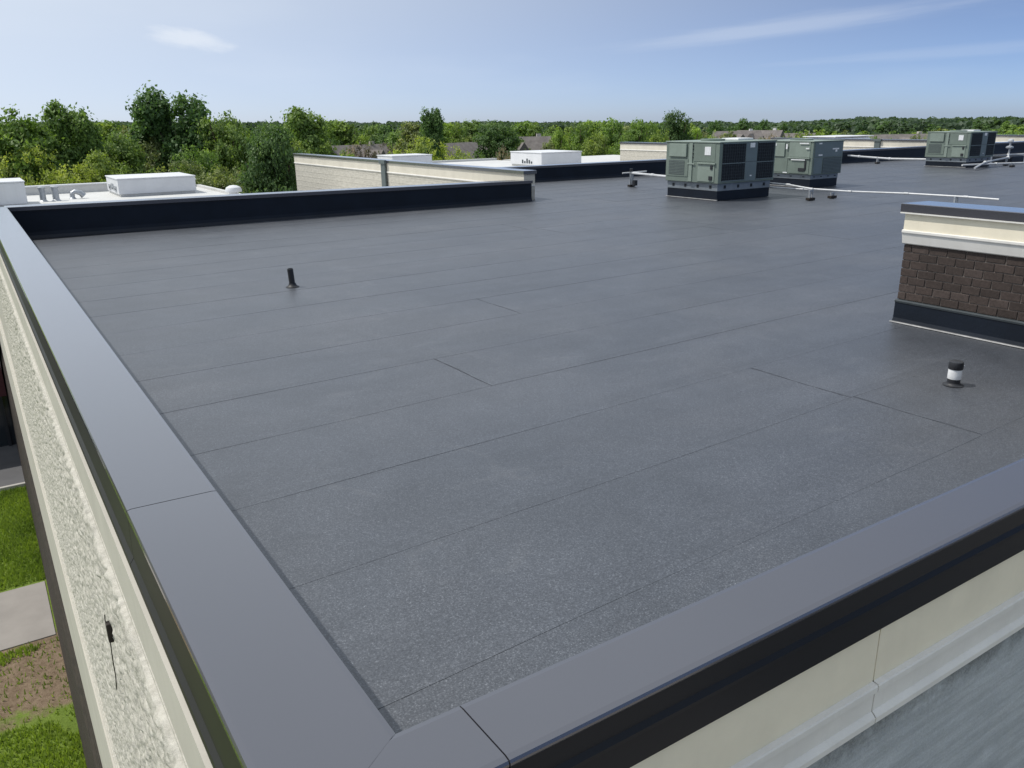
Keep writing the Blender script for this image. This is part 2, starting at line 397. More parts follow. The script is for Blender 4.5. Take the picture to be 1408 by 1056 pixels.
class MB:
    def __init__(s): s.v = []; s.f = []
    def add(s, v, f):
        k = len(s.v); s.v += [tuple(q) for q in v]; s.f += [tuple(i + k for i in q) for q in f]; return s
    def box(s, x0, x1, y0, y1, z0, z1, bev=0.0):
        if bev <= 0:
            v = [(x, y, z) for z in (z0, z1) for y in (y0, y1) for x in (x0, x1)]
            f = [(0, 2, 3, 1), (4, 5, 7, 6), (0, 1, 5, 4), (2, 6, 7, 3), (0, 4, 6, 2), (1, 3, 7, 5)]
            return s.add(v, f)
        bm = bmesh.new()
        bmesh.ops.create_cube(bm, size=1.0)
        for q in bm.verts:
            q.co = Vector(((x0 + x1) / 2 + q.co.x * (x1 - x0), (y0 + y1) / 2 + q.co.y * (y1 - y0), (z0 + z1) / 2 + q.co.z * (z1 - z0)))
        bmesh.ops.bevel(bm, geom=list(bm.edges), offset=bev, segments=2, profile=0.5, affect='EDGES')
        bm.verts.index_update()
        s.add([q.co[:] for q in bm.verts], [[q.index for q in f.verts] for f in bm.faces]); bm.free()
        return s
    def tube(s, pts, r, n=10, cap=True):
        pts = [Vector(p) for p in pts]
        rr = r if isinstance(r, (list, tuple)) else [r] * len(pts)
        k = len(s.v); a = None
        for i, p in enumerate(pts):
            d = (pts[min(i + 1, len(pts) - 1)] - pts[max(i - 1, 0)]).normalized()
            if a is None:
                a = d.orthogonal().normalized()
            else:
                a = (a - d * a.dot(d)).normalized()
            b = d.cross(a)
            for j in range(n):
                t = 2 * math.pi * j / n
                s.v.append(tuple(p + (a * math.cos(t) + b * math.sin(t)) * rr[i]))
        for i in range(len(pts) - 1):
            for j in range(n):
                s.f.append((k + i * n + j, k + i * n + (j + 1) % n, k + (i + 1) * n + (j + 1) % n, k + (i + 1) * n + j))
        if cap:
            s.f.append(tuple(k + j for j in reversed(range(n))))
            s.f.append(tuple(k + (len(pts) - 1) * n + j for j in range(n)))
        return s
    def lathe(s, prof, c=(0, 0, 0), n=24):
        k = len(s.v)
        for (r, z) in prof:
            for j in range(n):
                t = 2 * math.pi * j / n
                s.v.append((c[0] + r * math.cos(t), c[1] + r * math.sin(t), c[2] + z))
        m = len(prof)
        for i in range(m - 1):
            for j in range(n):
                s.f.append((k + i * n + j, k + i * n + (j + 1) % n, k + (i + 1) * n + (j + 1) % n, k + (i + 1) * n + j))
        s.f.append(tuple(k + j for j in reversed(range(n))))
        s.f.append(tuple(k + (m - 1) * n + j for j in range(n)))
        return s
    def build(s, name, mat, parent=None, smooth=False):
        o = mesh_obj(name, s.v, s.f, mat, parent)
        if smooth:
            me = o.data
            me.polygons.foreach_set('use_smooth', [True] * len(me.polygons))
            try:
                me.set_sharp_from_angle(angle=R(35))
            except Exception:
                pass
        return o

def prism(name, prof, mat, parent, axis, e0, e1):
    """closed profile [(u, z)] swept along axis 'x' (u is y) or 'y' (u is x); e0/e1: number or function of u giving the end"""
    f0 = e0 if callable(e0) else (lambda u: e0)
    f1 = e1 if callable(e1) else (lambda u: e1)
    n = len(prof); v = []
    for fn in (f0, f1):
        for (u, z) in prof:
            v.append((fn(u), u, z) if axis == 'x' else (u, fn(u), z))
    f = [(i, (i + 1) % n, n + (i + 1) % n, n + i) for i in range(n)] + [tuple(range(n))[::-1], tuple(range(n, 2 * n))]
    o = mesh_obj(name, v, f, mat, parent)
    bm = bmesh.new(); bm.from_mesh(o.data); bmesh.ops.recalc_face_normals(bm, faces=bm.faces); bm.to_mesh(o.data); bm.free()
    return o

def copy_tree(o, parent=None):
    c = o.copy(); COL.objects.link(c); c.parent = parent
    for ch in list(o.children): copy_tree(ch, c)
    return c

# ------------------------------------------------------------------ numpy value noise
def vnoise(u, v, seed):
    r = np.random.default_rng(seed); G = r.random((256, 256))
    iu, iv = np.floor(u).astype(int), np.floor(v).astype(int)
    fu, fv = u - iu, v - iv
    fu = fu * fu * (3 - 2 * fu); fv = fv * fv * (3 - 2 * fv)
    a = G[iu % 256, iv % 256]; b = G[(iu + 1) % 256, iv % 256]
    c = G[iu % 256, (iv + 1) % 256]; d = G[(iu + 1) % 256, (iv + 1) % 256]
    return (a * (1 - fu) + b * fu) * (1 - fv) + (c * (1 - fu) + d * fu) * fv

def fast_mesh(name, V, Q, mat, parent=None, smooth=False, tint=None, loc=None):
    """V (n,3), Q (m,4) quads"""
    me = bpy.data.meshes.new(name)
    m = len(Q)
    me.vertices.add(len(V)); me.vertices.foreach_set('co', np.ascontiguousarray(V, dtype=np.float32).ravel())
    me.loops.add(m * 4); me.loops.foreach_set('vertex_index', np.ascontiguousarray(Q, dtype=np.int32).ravel())
    me.polygons.add(m)
    me.polygons.foreach_set('loop_start', np.arange(0, m * 4, 4, dtype=np.int32))
    me.polygons.foreach_set('loop_total', np.full(m, 4, dtype=np.int32))
    if smooth: me.polygons.foreach_set('use_smooth', np.ones(m, dtype=bool))
    me.update(calc_edges=True)
    if tint is not None:
        a = me.attributes.new('tint', 'FLOAT', 'FACE'); a.data.foreach_set('value', np.ascontiguousarray(tint, dtype=np.float32))
    me.materials.append(MATS[mat])
    o = bpy.data.objects.new(name, me)
    if loc is not None: o.location = loc
    if parent is not None: o.parent = parent
    return link(o)

# ------------------------------------------------------------------ the setting on the ground
GZ = -10.5
g = mesh_obj('ground', [(1500 * math.cos(k * math.pi / 48), 1500 * math.sin(k * math.pi / 48), GZ) for k in range(96)], [tuple(range(96))], 'lawn')
tag(g, 'grassy ground running out under the trees to the horizon', 'ground', kind='structure')
pv = empty('pavement', (0, 0, 0)); tag(pv, 'pale concrete footpath crossing the lawn beside the building', 'pavement', kind='structure')
x = -12.0
while x < 0.0:
    MB().box(x + 0.01, min(x + 1.49, 0.08), 21.75 - 0.01 * x, 24.85 - 0.01 * x, GZ - 0.1, GZ + 0.03, 0.008).build('slab', 'concrete', pv)
    x += 1.5
rd = mesh_obj('road', [(-60, 32.9, GZ + 0.004), (0.1, 32.9, GZ + 0.004), (0.1, 60, GZ + 0.004), (-60, 60, GZ + 0.004)], [(0, 1, 2, 3)], 'asphalt')
tag(rd, 'grey asphalt drive beyond the lawn beside the building', 'road', kind='structure')
kb = MB().box(-60, 0.09, 32.75, 32.9, GZ - 0.1, GZ + 0.12, 0.015).build('kerb', 'kerb_concrete')
tag(kb, 'low concrete kerb between lawn and asphalt drive', 'kerb', kind='structure')

ap = mesh_obj('bounce_apron', [(-30, -70, GZ + 0.004), (70, -70, GZ + 0.004), (70, 1.2, GZ + 0.004), (-30, 1.2, GZ + 0.004)], [(0, 1, 2, 3)], 'concrete')  # unseen concrete sheet, added to bounce light onto the shaded front wall
tag(ap, 'unseen concrete apron at the foot of the front wall', 'pavement', kind='structure')

# grass blades on the piece of lawn below
def grass():
    n = 42000
    x = -rng.random(n) ** 1.2 * 3.2 + 0.08; y = 12.0 + rng.random(n) * 20.6
    keep = ~((y > 21.6) & (y < 25.0))
    wob = (vnoise(x * 1.3 + 40, y * 1.3, 3) - 0.5) * 2.4
    dirt = np.abs(y + wob - 20.0) < 1.7
    keep &= ~(dirt & (rng.random(n) < 0.93))
    x, y = x[keep], y[keep]; n = len(x)
    h = 0.05 + rng.random(n) * 0.09; a = rng.random(n) * 6.283; w = 0.012 + rng.random(n) * 0.014
    lx, ly = (rng.random(n) - .5) * 0.09, (rng.random(n) - .5) * 0.09
    c, s_ = np.cos(a) * w, np.sin(a) * w
    z0 = np.full(n, GZ)
    V = np.stack([np.stack([x - c, y - s_, z0], 1), np.stack([x + c, y + s_, z0], 1),
                  np.stack([x + lx + c * .25, y + ly + s_ * .25, z0 + h], 1), np.stack([x + lx - c * .25, y + ly - s_ * .25, z0 + h], 1)], 1).reshape(-1, 3)
    Q = np.arange(n * 4).reshape(-1, 4)
    tint = np.clip(0.45 + (vnoise(x * .8, y * .8, 5) - .5) * .7 + (rng.random(n) - .5) * .5, 0, 1)
    o = fast_mesh('grass', V, Q, 'leaf', tint=tint)
    o.color = (0.20, 0.28, 0.052, 1)
    tag(o, 'short green grass with bare patches beside the building', 'grass', kind='stuff')
grass()

# far bay of the building, seen past the left facade
bay = empty('building_bay', (-4, 37.4, GZ))
MB().box(-10, 4.05, 0, 9, 2.2, 5.8).build('upper_wall', 'maroon_wall', bay)
MB().box(-9.9, 4.05, 0.35, 9, 0, 2.2).build('shopfront', 'window_glass', bay)
for k in range(8):
    MB().box(-9.9 + k * 1.95, -9.78 + k * 1.95, 0.22, 0.34, 0, 2.2).build('mullion', 'pipe_dark', bay)
MB().box(-10.15, 4.05, -0.15, 9.1, 5.8, 6.05, 0.02).build('coping', 'coping_metal', bay)
tag(bay, 'dark maroon bay with black glass below, beyond the lawn', 'building')

# ------------------------------------------------------------------ the building with the dark roof
bld = empty('flat_roofed_building', (0, 0, 0))
tag(bld, 'commercial building with dark grey sheet roof, charcoal copings and cream walls', 'building')

# roof deck
deck = mesh_obj('roof_deck', [(0.6, 1.5, 0), (7.7, 1.5, 0), (7.7, -8, 0), (70, -8, 0), (70, 24, 0), (12.2, 24, 0), (12.2, 17.9, 0), (0.6, 17.9, 0)],
                [tuple(range(8))], 'bitumen', bld)
# roofing sheets, each lapped over the one in front of it
SL = 0.0445
PITCH = 0.945
ang = math.atan(SL)
laps = {1: [5.23], 0: [5.27], 3: [3.22], 5: [4.82]}
def sheet(k, xa, xb):
    y0 = 2.32 + PITCH * k - SL * 0.94
    segs = max(2, int((xb - xa) / 0.5))
    xs = [xa + (xb - xa) * i / segs for i in range(segs + 1)]
    ph = rng.random() * 6
    jit = [0.006 * math.sin(1.3 * q + ph) + (rng.random() - .5) * 0.005 for q in xs]
    zn = [0.0021 + 0.0018 * float(vnoise(np.array([q * 0.5 + ph * 9]), np.array([k * 5.3 + 2.0]), 71)[0]) + rng.random() * 0.0004 for q in xs]
    v = []
    for q, j, z in zip(xs, jit, zn):
        yn = y0 + SL * q + j
        yf = y0 + SL * q + PITCH + 0.06
        v += [(q, yn, 0.0015), (q, yn, z), (q, yn + 0.10, z + 0.0004), (q, yf, 0.0022)]
    f = []
    for i in range(segs):
        a, b = 4 * i, 4 * i + 4
        f += [(a, b, b + 1, a + 1), (a + 1, b + 1, b + 2, a + 2), (a + 2, b + 2, b + 3, a + 3)]
    f += [(0, 1, 2, 3), (4 * segs, 4 * segs + 3, 4 * segs + 2, 4 * segs + 1)]
    o = mesh_obj('membrane_sheet', v, f, 'membrane', deck)
    return xs, [(y0 + SL * q + j) for q, j in zip(xs, jit)], y0

def x_limits(y):
    if y < 1.6: return (8.2, 58.0)
    if y < 4.8: return (0.55, 7.62)
    if y < 17.3: return (0.55, 58.0)
    return (12.3, 58.0)

for k in range(-1, 23):
    ym = 2.8 + PITCH * k
    xa, xb = x_limits(ym)
    if ym >= 4.2 and xa < 1:
        xb = 58.0
    js = list(laps.get(k, []))
    q = (js[-1] if js else xa - 3.0 + rng.random() * 8.5)
    st = xa
    cuts = [xa] + [j for j in js]
    while True:
        q += 9.9 + rng.random() * 0.3
        if q > xb - 1: break
        if q > cuts[-1] + 1.5 and (ym > 11 or q > 9): cuts.append(q)
    cuts.append(xb)
    for a, b in zip(cuts[:-1], cuts[1:]):
        xs, ys, y0 = sheet(k, a, b + (0.0 if b == xb else -0.006))
        # bead of asphalt that bled out of the lap
        m = MB(); dens = 0.12 if a < 12 else 0.5
        n = max(2, int((b - a) / dens)); vv = []; ff = []
        for i in range(n + 1):
            qx = a + (b - a) * i / n
            yy = float(np.interp(qx, xs, ys))
            w = 0.0002 + 0.0050 * max(0.0, float(vnoise(np.array([qx * 0.9 + 40 + k * 7.3]), np.array([k * 3.7 + 9.1]), 61)[0]) - 0.50) + (0.003 * rng.random() if rng.random() < 0.08 else 0)
            vv += [(qx, yy - w, 0.0018), (qx, yy + 0.0004, 0.0028), (qx, yy - w, 0.002), (qx, yy + 0.001, 0.003)]
        for i in range(n):
            c = 4 * i; ff += [(c, c + 4, c + 5, c + 1), (c, c + 2, c + 6, c + 4)]
        mesh_obj('lap_bead', vv, ff, 'lap_asphalt', deck)
        if a != xa:      # end lap bead
            vv, ff = [], []
            for i in range(25):
                yy = y0 + SL * a + (PITCH + 0.01) * i / 24; z = 0.0044 - 0.0016 * i / 24
                w = 0.0010 + 0.0018 * rng.random() ** 2; j = 0.01 * math.sin(i * 0.35 + k)
                vv += [(a - w + j, yy, z + 0.001), (a + w + j, yy, z + 0.0015)]
            for i in range(24): ff.append((2 * i, 2 * i + 1, 2 * i + 3, 2 * i + 2))
            mesh_obj('lap_bead', vv, ff, 'lap_asphalt', deck)

# --- parapet along the left facade and the front: copings
XO, XI, YO, YI = 0.304, 0.642, 1.286, 1.522
slope = (YI - YO) / (XI - XO)
mit_y = lambda u: YO + (u - XO) * slope
mit_x = lambda u: XO + (u - YO) / slope
left_cap = [(XI, 0.47), (XI, 0.585), (XI - 0.004, 0.600), (XI - 0.02, 0.603), (XO + 0.02, 0.609), (XO + 0.004, 0.606), (XO, 0.598), (XO, 0.580), (XO + 0.012, 0.56), (XI - 0.012, 0.56), (XI - 0.012, 0.47)]
left_fas = [(XO + 0.002, 0.5785), (XO - 0.002, 0.405), (XO - 0.016, 0.385), (XO - 0.017, 0.362), (XO - 0.006, 0.352), (XO - 0.012, 0.272), (XO + 0.004, 0.268), (XO + 0.010, 0.5785)]
front_cap = [(YI, 0.47), (YI, 0.585), (YI - 0.004, 0.600), (YI - 0.02, 0.603), (YO + 0.02, 0.607), (YO + 0.004, 0.604), (YO, 0.597), (YO, 0.590), (YO + 0.012, 0.56), (YI - 0.012, 0.56), (YI - 0.012, 0.47)]
front_fas = [(YO + 0.002, 0.5885), (YO - 0.001, 0.524), (YO - 0.014, 0.512), (YO - 0.014, 0.500), (YO - 0.003, 0.492), (YO - 0.006, 0.402), (YO + 0.006, 0.400), (YO + 0.010, 0.5885)]
lp = prism('parapet', [(XI - 0.03, 0.004), (XI - 0.03, 0.555), (XO + 0.03, 0.555), (XO + 0.03, 0.004)], 'flashing', bld, 'y', lambda u: mit_y(u), 17.78)
for e0, e1 in ((lambda u: mit_y(u) + 0.0002, 3.168), (3.173, 17.9)):
    prism('coping', left_cap, 'coping_metal', lp, 'y', e0, e1)
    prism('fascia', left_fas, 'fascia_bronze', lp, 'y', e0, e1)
fp = prism('parapet', [(YI - 0.03, 0.004), (YI - 0.03, 0.555), (YO + 0.03, 0.555), (YO + 0.03, 0.004)], 'flashing', bld, 'x', lambda u: mit_x(u) + 0.002, 7.6)
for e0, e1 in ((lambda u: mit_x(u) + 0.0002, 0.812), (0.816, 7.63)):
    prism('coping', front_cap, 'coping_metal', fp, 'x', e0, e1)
    prism('fascia', front_fas, 'fascia_shaded', fp, 'x', e0, e1)
# joint backing plates just under the coping gaps
MB().box(XO + 0.006, XI - 0.006, 3.10, 3.24, 0.562, 0.598).build('splice_plate', 'bitumen', lp)
MB().box(0.76, 0.87, YO + 0.006, YI - 0.006, 0.562, 0.597).build('splice_plate', 'bitumen', fp)

# --- front face: cream band, trim, lower roof in front
def hwall_x(name, mat, prof, x0, x1): return prism(name, prof, mat, bld, 'x', x0, x1)
for a, b in ((0.30, 2.277), (2.283, 5.4), (5.406, 7.62)):
    hwall_x('stucco_panel', 'cream_stucco', [(1.298, 0.172), (1.298, 0.43), (1.40, 0.43), (1.40, 0.172)], a, b)
    hwall_x('trim_moulding', 'cream_trim', [(1.2985, 0.176), (1.280, 0.173), (1.276, 0.168), (1.276, 0.146), (1.287, 0.138), (1.288, 0.060), (1.275, 0.050), (1.270, 0.044), (1.270, 0.022), (1.40, 0.022), (1.40, 0.171)], a, b)
MB().box(2.270, 2.290, 1.312, 1.39, 0.03, 0.42).build('joint_filler', 'rust_dark', bld)
def front_face():
    nx, nz = 520, 150
    x = np.linspace(0.30, 7.66, nx); z = 0.03 - 2.6 * np.linspace(0, 1, nz) ** 1.5
    X, Z = np.meshgrid(x, z, indexing='ij')
    h = 0.6 * vnoise(X * 7, Z * 16, 31) + 0.45 * vnoise(X * 19, Z * 30, 32) + 0.3 * vnoise(X * 45, Z * 70, 33)
    V = np.stack([X, 1.318 - 0.007 * (h - 0.5), Z], -1).reshape(-1, 3)
    i, j = np.meshgrid(np.arange(nx - 1), np.arange(nz - 1), indexing='ij'); a = (i * nz + j).ravel()
    fast_mesh('rough_wall', V, np.stack([a, a + nz, a + nz + 1, a + 1], 1), 'aged_render', bld, smooth=True)
front_face()
MB().box(0.30, 7.66, 1.34, 1.6, GZ, -0.1).build('wall_core', 'aged_render', bld)
mesh_obj('facade_body', [(0.42, -9, GZ), (0.42, 60, GZ), (0.42, 60, -3.5), (0.42, -9, -3.5)], [(0, 1, 2, 3)], 'brick_courses', bld)

# --- left facade
MB().box(0.278, 0.345, 1.30, 17.9, 0.03, 0.31).build('stucco_band', 'beige_stucco', bld)
MB().box(0.205, 0.345, -4, 46.0, -6.4, -3.27).build('stucco_band', 'beige_stucco', bld)
for z0, z1, xx in ((0.006, 0.028, 0.274), (-3.268, -3.22, 0.222), (-3.218, -3.17, 0.232)):
    MB().box(xx, 0.34, 1.30, 36.0, z0, z1, 0.006).build('reveal_strip', 'split_face_stucco', bld)
prism('brick_base', [(0.20, -6.402), (0.13, -6.75), (0.03, GZ - 0.1), (0.42, GZ - 0.1), (0.42, -6.402)], 'brick_courses', bld, 'y', -4, 46.0)

def rough_face():
    ny, nz = 1100, 280
    t = np.linspace(0, 1, ny)
    y = 1.305 + (17.9 - 1.305) * (0.25 * t + 0.75 * t ** 2.2)
    z = np.linspace(0.0, -3.20, nz)
    Y, Z = np.meshgrid(y, z, indexing='ij')
    wy = Y + 0.10 * vnoise(Y * 6, Z * 12, 21); wz = Z + 0.02 * vnoise(Y * 9, Z * 9, 22)
    course = np.minimum((0.5 - np.abs(((wz / 0.16) % 1.0) - 0.5)) * 5, 1)
    h = 0.18 * vnoise(wy * 4, wz * 20, 23) + 0.46 * np.abs(2 * vnoise(wy * 10, wz * 52, 24) - 1) + 0.42 * vnoise(wy * 26, wz * 64, 25) + 0.22 * course
    h = (h - 0.35) * np.clip((0.02 - Z) / 0.05, 0.3, 1)
    X = 0.260 - 0.036 * h
    X[:, 0] = 0.33; Z[:, 0] = 0.004
    V = np.stack([X, Y, Z], -1).reshape(-1, 3)
    i, j = np.meshgrid(np.arange(ny - 1), np.arange(nz - 1), indexing='ij')
    a = (i * nz + j).ravel()
    Q = np.stack([a, a + 1, a + nz + 1, a + nz], 1)
    fast_mesh('split_face_band', V, Q, 'split_face_stucco', bld, smooth=True)
rough_face()
MB().box(0.275, 0.345, 17.9, 36, -3.15, -0.9).build('rough_band', 'split_face_stucco', bld)
# bracket with a dangling wire on the rough band
wire = empty('wire_bracket', (0.244, 4.25, -0.50))
MB().box(-0.022, 0.03, -0.022, 0.022, -0.07, 0.04, 0.005).build('bracket', 'rust_dark', wire)
MB().tube([(-0.015, 0, -0.06), (-0.018, 0.03, -0.2), (-0.016, 0.10, -0.35), (-0.02, 0.14, -0.46)], 0.0028, 6).build('wire', 'rust_dark', wire)
MB().tube([(-0.015, 0.0, 0.03), (-0.02, 0.01, 0.05), (-0.016, 0.02, 0.08)], 0.0028, 6).build('wire', 'rust_dark', wire)
tag(wire, 'small dark bracket with a dangling wire on the rough cream facade', 'bracket')

# --- parapets at the back
def back_parapet(xa, xb, ya, yb, za, zb, name='parapet', th=0.32):
    """dark upstand whose near face runs from (xa, ya) to (xb, yb); flared foot, metal cap"""
    prof = [(-0.045, 0.004), (-0.012, 0.06), (0.0, 0.12), (0.0, 1.0), (th, 1.0), (th, -3.0)]
    v = []
    for (x_, y_, z_) in ((xa, ya, za), (xb, yb, zb)):
        for (u, w) in prof:
            v.append((x_, y_ + u, (z_ - 0.03) if w == 1.0 else w))
    n = len(prof)
    f = [(i, (i + 1) % n, n + (i + 1) % n, n + i) for i in range(n)] + [tuple(range(n))[::-1], tuple(range(n, 2 * n))]
    o = mesh_obj(name, v, f, 'flashing', bld)
    v = []
    cp = [(-0.025, -0.075), (-0.03, -0.005), (-0.02, 0.0), (th + 0.02, 0.004), (th + 0.02, -0.08), (th, -0.03), (0.002, -0.028), (0.002, -0.075)]
    for (x_, y_, z_) in ((xa + 0.004, ya, za), (xb + 0.02, yb, zb)):
        for (u, w) in cp: v.append((x_, y_ + u, z_ + w))
    n = len(cp)
    f = [(i, (i + 1) % n, n + (i + 1) % n, n + i) for i in range(n)] + [tuple(range(n))[::-1], tuple(range(n, 2 * n))]
    mesh_obj('coping', v, f, 'coping_metal', o)
    bm = bmesh.new(); bm.from_mesh(o.data); bmesh.ops.recalc_face_normals(bm, faces=bm.faces); bm.to_mesh(o.data); bm.free()
    return o
p1 = back_parapet(0.60, 12.10, 17.80, 17.60, 0.60, 0.525)
mesh_obj('lap_strip', [(0.66, 17.797, 0.50), (12.08, 17.597, 0.43), (12.08, 17.594, 0.44), (0.66, 17.794, 0.51)], [(0, 1, 2, 3)], 'bitumen', p1)
# light run of sealant at its foot by the end
MB().tube([(12.13, 17.58, 0.014), (12.135, 17.7, 0.014), (12.14, 18.0, 0.014)], 0.012, 6).build('sealant_bead', 'sealant', p1)
p2 = back_parapet(12.45, 58.0, 23.05, 22.2, 0.52, 0.56)

def cream_wall(x, y0, y1, z1, zb, th=0.32, posts=()):
    """wall facing -X, cream stucco above rough courses, charcoal cap"""
    o = MB().box(x, x + th, y0, y1, zb, z1 - 0.40).build('cream_wall', 'cream_courses', bld)
    MB().box(x - 0.012, x + th, y0 - 0.004, y1, z1 - 0.36, z1 - 0.09).build('stucco_band', 'pale_stucco', o)
    MB().box(x - 0.035, x + th, y0 - 0.008, y1, z1 - 0.40, z1 - 0.36, 0.006).build('reveal_strip', 'cream_trim', o)
    MB().box(x - 0.05, x + th + 0.03, y0 - 0.05, y1 + 0.02, z1 - 0.09, z1, 0.008).build('coping', 'coping_metal', o)
    nz = int((z1 - 0.45 - zb) / 0.2)
    for k in range(min(nz, 9)):
        zz = z1 - 0.47 - 0.2 * k
        MB().box(x - 0.005, x + 0.02, y0 + 0.02, y1, zz - 0.03, zz, 0.004).build('course_strip', 'cream_courses', o)
    for py in posts:
        MB().box(x - 0.10, x - 0.037, py - 0.16, py + 0.16, zb, z1 - 0.09, 0.01).build('downpipe', 'unit_filter', o)
        MB().box(x - 0.14, x - 0.05, py - 0.22, py + 0.22, z1 - 0.11, z1 + 0.012, 0.01).build('rainwater_head', 'unit_filter', o)
    return o
cream_wall(12.10, 17.93, 35.4, 0.745, -2.6, 0.33, (26.3,))
cream_wall(30.0, 23.6, 35.2, 0.76, -2.6)
cream_wall(40.0, 23.4, 33.5, 0.76, -2.6, 0.32, (26.6,))
cream_wall(52.0, 22.9, 30.0, 0.72, -2.6)

# --- brick wall at the right
bw = empty('brick_wall', (7.64, 4.68, 0)); bw.parent = bld
Lw = 9.0
MB().box(0.028, 0.40, -Lw, -0.012, 0.0, 1.06).build('wall_core', 'mortar', bw)
# base flashing with flared foot
def wprism(name, prof, mat, y0=-Lw, y1=0.0):
    return prism(name, prof, mat, bw, 'y', y0, y1)
wprism('base_flashing', [(-0.035, 0.008), (-0.022, 0.02), (-0.011, 0.05), (-0.008, 0.205), (0.03, 0.205), (0.03, 0.012)], 'flashing', -Lw, 0.0)
wprism('sealant_bead', [(-0.052, 0.009), (-0.042, 0.015), (-0.03, 0.016), (-0.034, 0.008)], 'sealant', -Lw, 0.012)
wprism('termination_bar', [(-0.014, 0.206), (-0.016, 0.222), (0.0, 0.232), (0.03, 0.232), (0.03, 0.206)], 'grille_bar', -Lw, 0.003)
# bricks
BH, JT = 0.0785, 0.0085
bmesh_cache = {}
def brick_mesh(L, var):
    key = (round(L, 3), var)
    if key in bmesh_cache: return bmesh_cache[key]
    m = MB(); b = 0.004; r = random.Random(hash(key) & 0xffff)
    h = (BH - JT) / 2; d = 0.05
    v = [(d, -L / 2, -h), (d, L / 2, -h), (d, L / 2, h), (d, -L / 2, h),
         (b, -L / 2, -h), (b, L / 2, -h), (b, L / 2, h), (b, -L / 2, h),
         (0, -L / 2 + b, -h + b), (0, L / 2 - b, -h + b), (0, L / 2 - b, h - b), (0, -L / 2 + b, h - b)]
    v = [(x_ + (r.random() - .5) * .003, y_ + (r.random() - .5) * .003, z_ + (r.random() - .5) * .003) for x_, y_, z_ in v]
    f = [(8, 11, 10, 9), (4, 8, 9, 5), (5, 9, 10, 6), (6, 10, 11, 7), (7, 11, 8, 4), (0, 4, 5, 1), (1, 5, 6, 2), (2, 6, 7, 3), (3, 7, 4, 0)]
    me = bpy.data.meshes.new('brick'); me.from_pydata(v, [], f); me.materials.append(MATS['brick']); me.update()
    bmesh_cache[key] = me; return me
nb = 0
for row in range(7):
    z = 0.232 + BH * (row + 0.5)
    y = 0.0; first = True
    while y > -4.2:
        L = 0.170
        if first: L = (0.081, 0.170)[row % 2]; first = False
        o = bpy.data.objects.new('brick', brick_mesh(L, nb % 6)); link(o); o.parent = bw
        o.location = (0.018 + (random.random() - .5) * 0.004, y - L / 2 - 0.001, z + (random.random() - .5) * 0.002); nb += 1
        y -= L + JT
ZB = 0.232 + 7 * BH
wprism('trim_moulding', [(0.012, ZB + 0.002), (-0.004, ZB + 0.012), (-0.012, ZB + 0.05), (-0.022, ZB + 0.10), (-0.034, ZB + 0.116), (-0.034, ZB + 0.136), (-0.024, ZB + 0.142), (0.03, ZB + 0.142), (0.03, ZB + 0.002)], 'cream_trim', -Lw, 0.012)
wprism('stucco_band', [(-0.02, ZB + 0.1425), (-0.020, 1.088), (0.03, 1.088), (0.03, ZB + 0.1425)], 'cream_stucco', -Lw, 0.005)
wprism('drip_edge', [(-0.052, 1.080), (-0.052, 1.092), (0.02, 1.0925), (0.02, 1.0885), (-0.04, 1.080)], 'cream_trim', -Lw, 0.04)
wprism('coping', [(-0.044, 1.093), (-0.046, 1.168), (-0.038, 1.174), (0.42, 1.166), (0.426, 1.10), (0.40, 1.093)], 'coping_metal', -Lw, 0.045)

# ------------------------------------------------------------------ vents on the roof
v1 = empty('vent_pipe', (3.31, 10.2, 0.01))
MB().lathe([(0.085, 0.0), (0.06, 0.012), (0.046, 0.03), (0.042, 0.045)], n=20).build('boot_flashing', 'bitumen', v1, True)
MB().lathe([(0.038, 0.0), (0.037, 0.23), (0.030, 0.232), (0.030, 0.19)], n=20).build('pipe', 'pipe_dark', v1, True).rotation_euler = (0, R(-3.0), 0)
tag(v1, 'thin plain black vent pipe standing alone on the dark roof', 'vent pipe')
v2 = empty('vent_pipe', (6.12, 3.19, 0.008))
MB().lathe([(0.075, 0.0), (0.058, 0.004), (0.051, 0.010), (0.048, 0.02)], n=24).build('boot_flashing', 'bitumen', v2, True)
MB().lathe([(0.046, 0.0), (0.046, 0.127)], n=28).build('pipe', 'pipe_dark', v2, True)
MB().lathe([(0.048, 0.050), (0.0485, 0.052), (0.0485, 0.124), (0.048, 0.126)], n=28).build('band', 'label_white', v2, True)
MB().lathe([(0.051, 0.127), (0.053, 0.130), (0.053, 0.170), (0.049, 0.184), (0.032, 0.191), (0.01, 0.193)], n=28).build('cap', 'pipe_dark', v2, True)
MB().tube([(0.062, -0.02, 0.142), (0.075, -0.024, 0.142)], 0.006, 6).build('clamp_screw', 'steel_galv', v2)
tag(v2, 'short capped black vent with a white band near the brick wall', 'vent pipe')

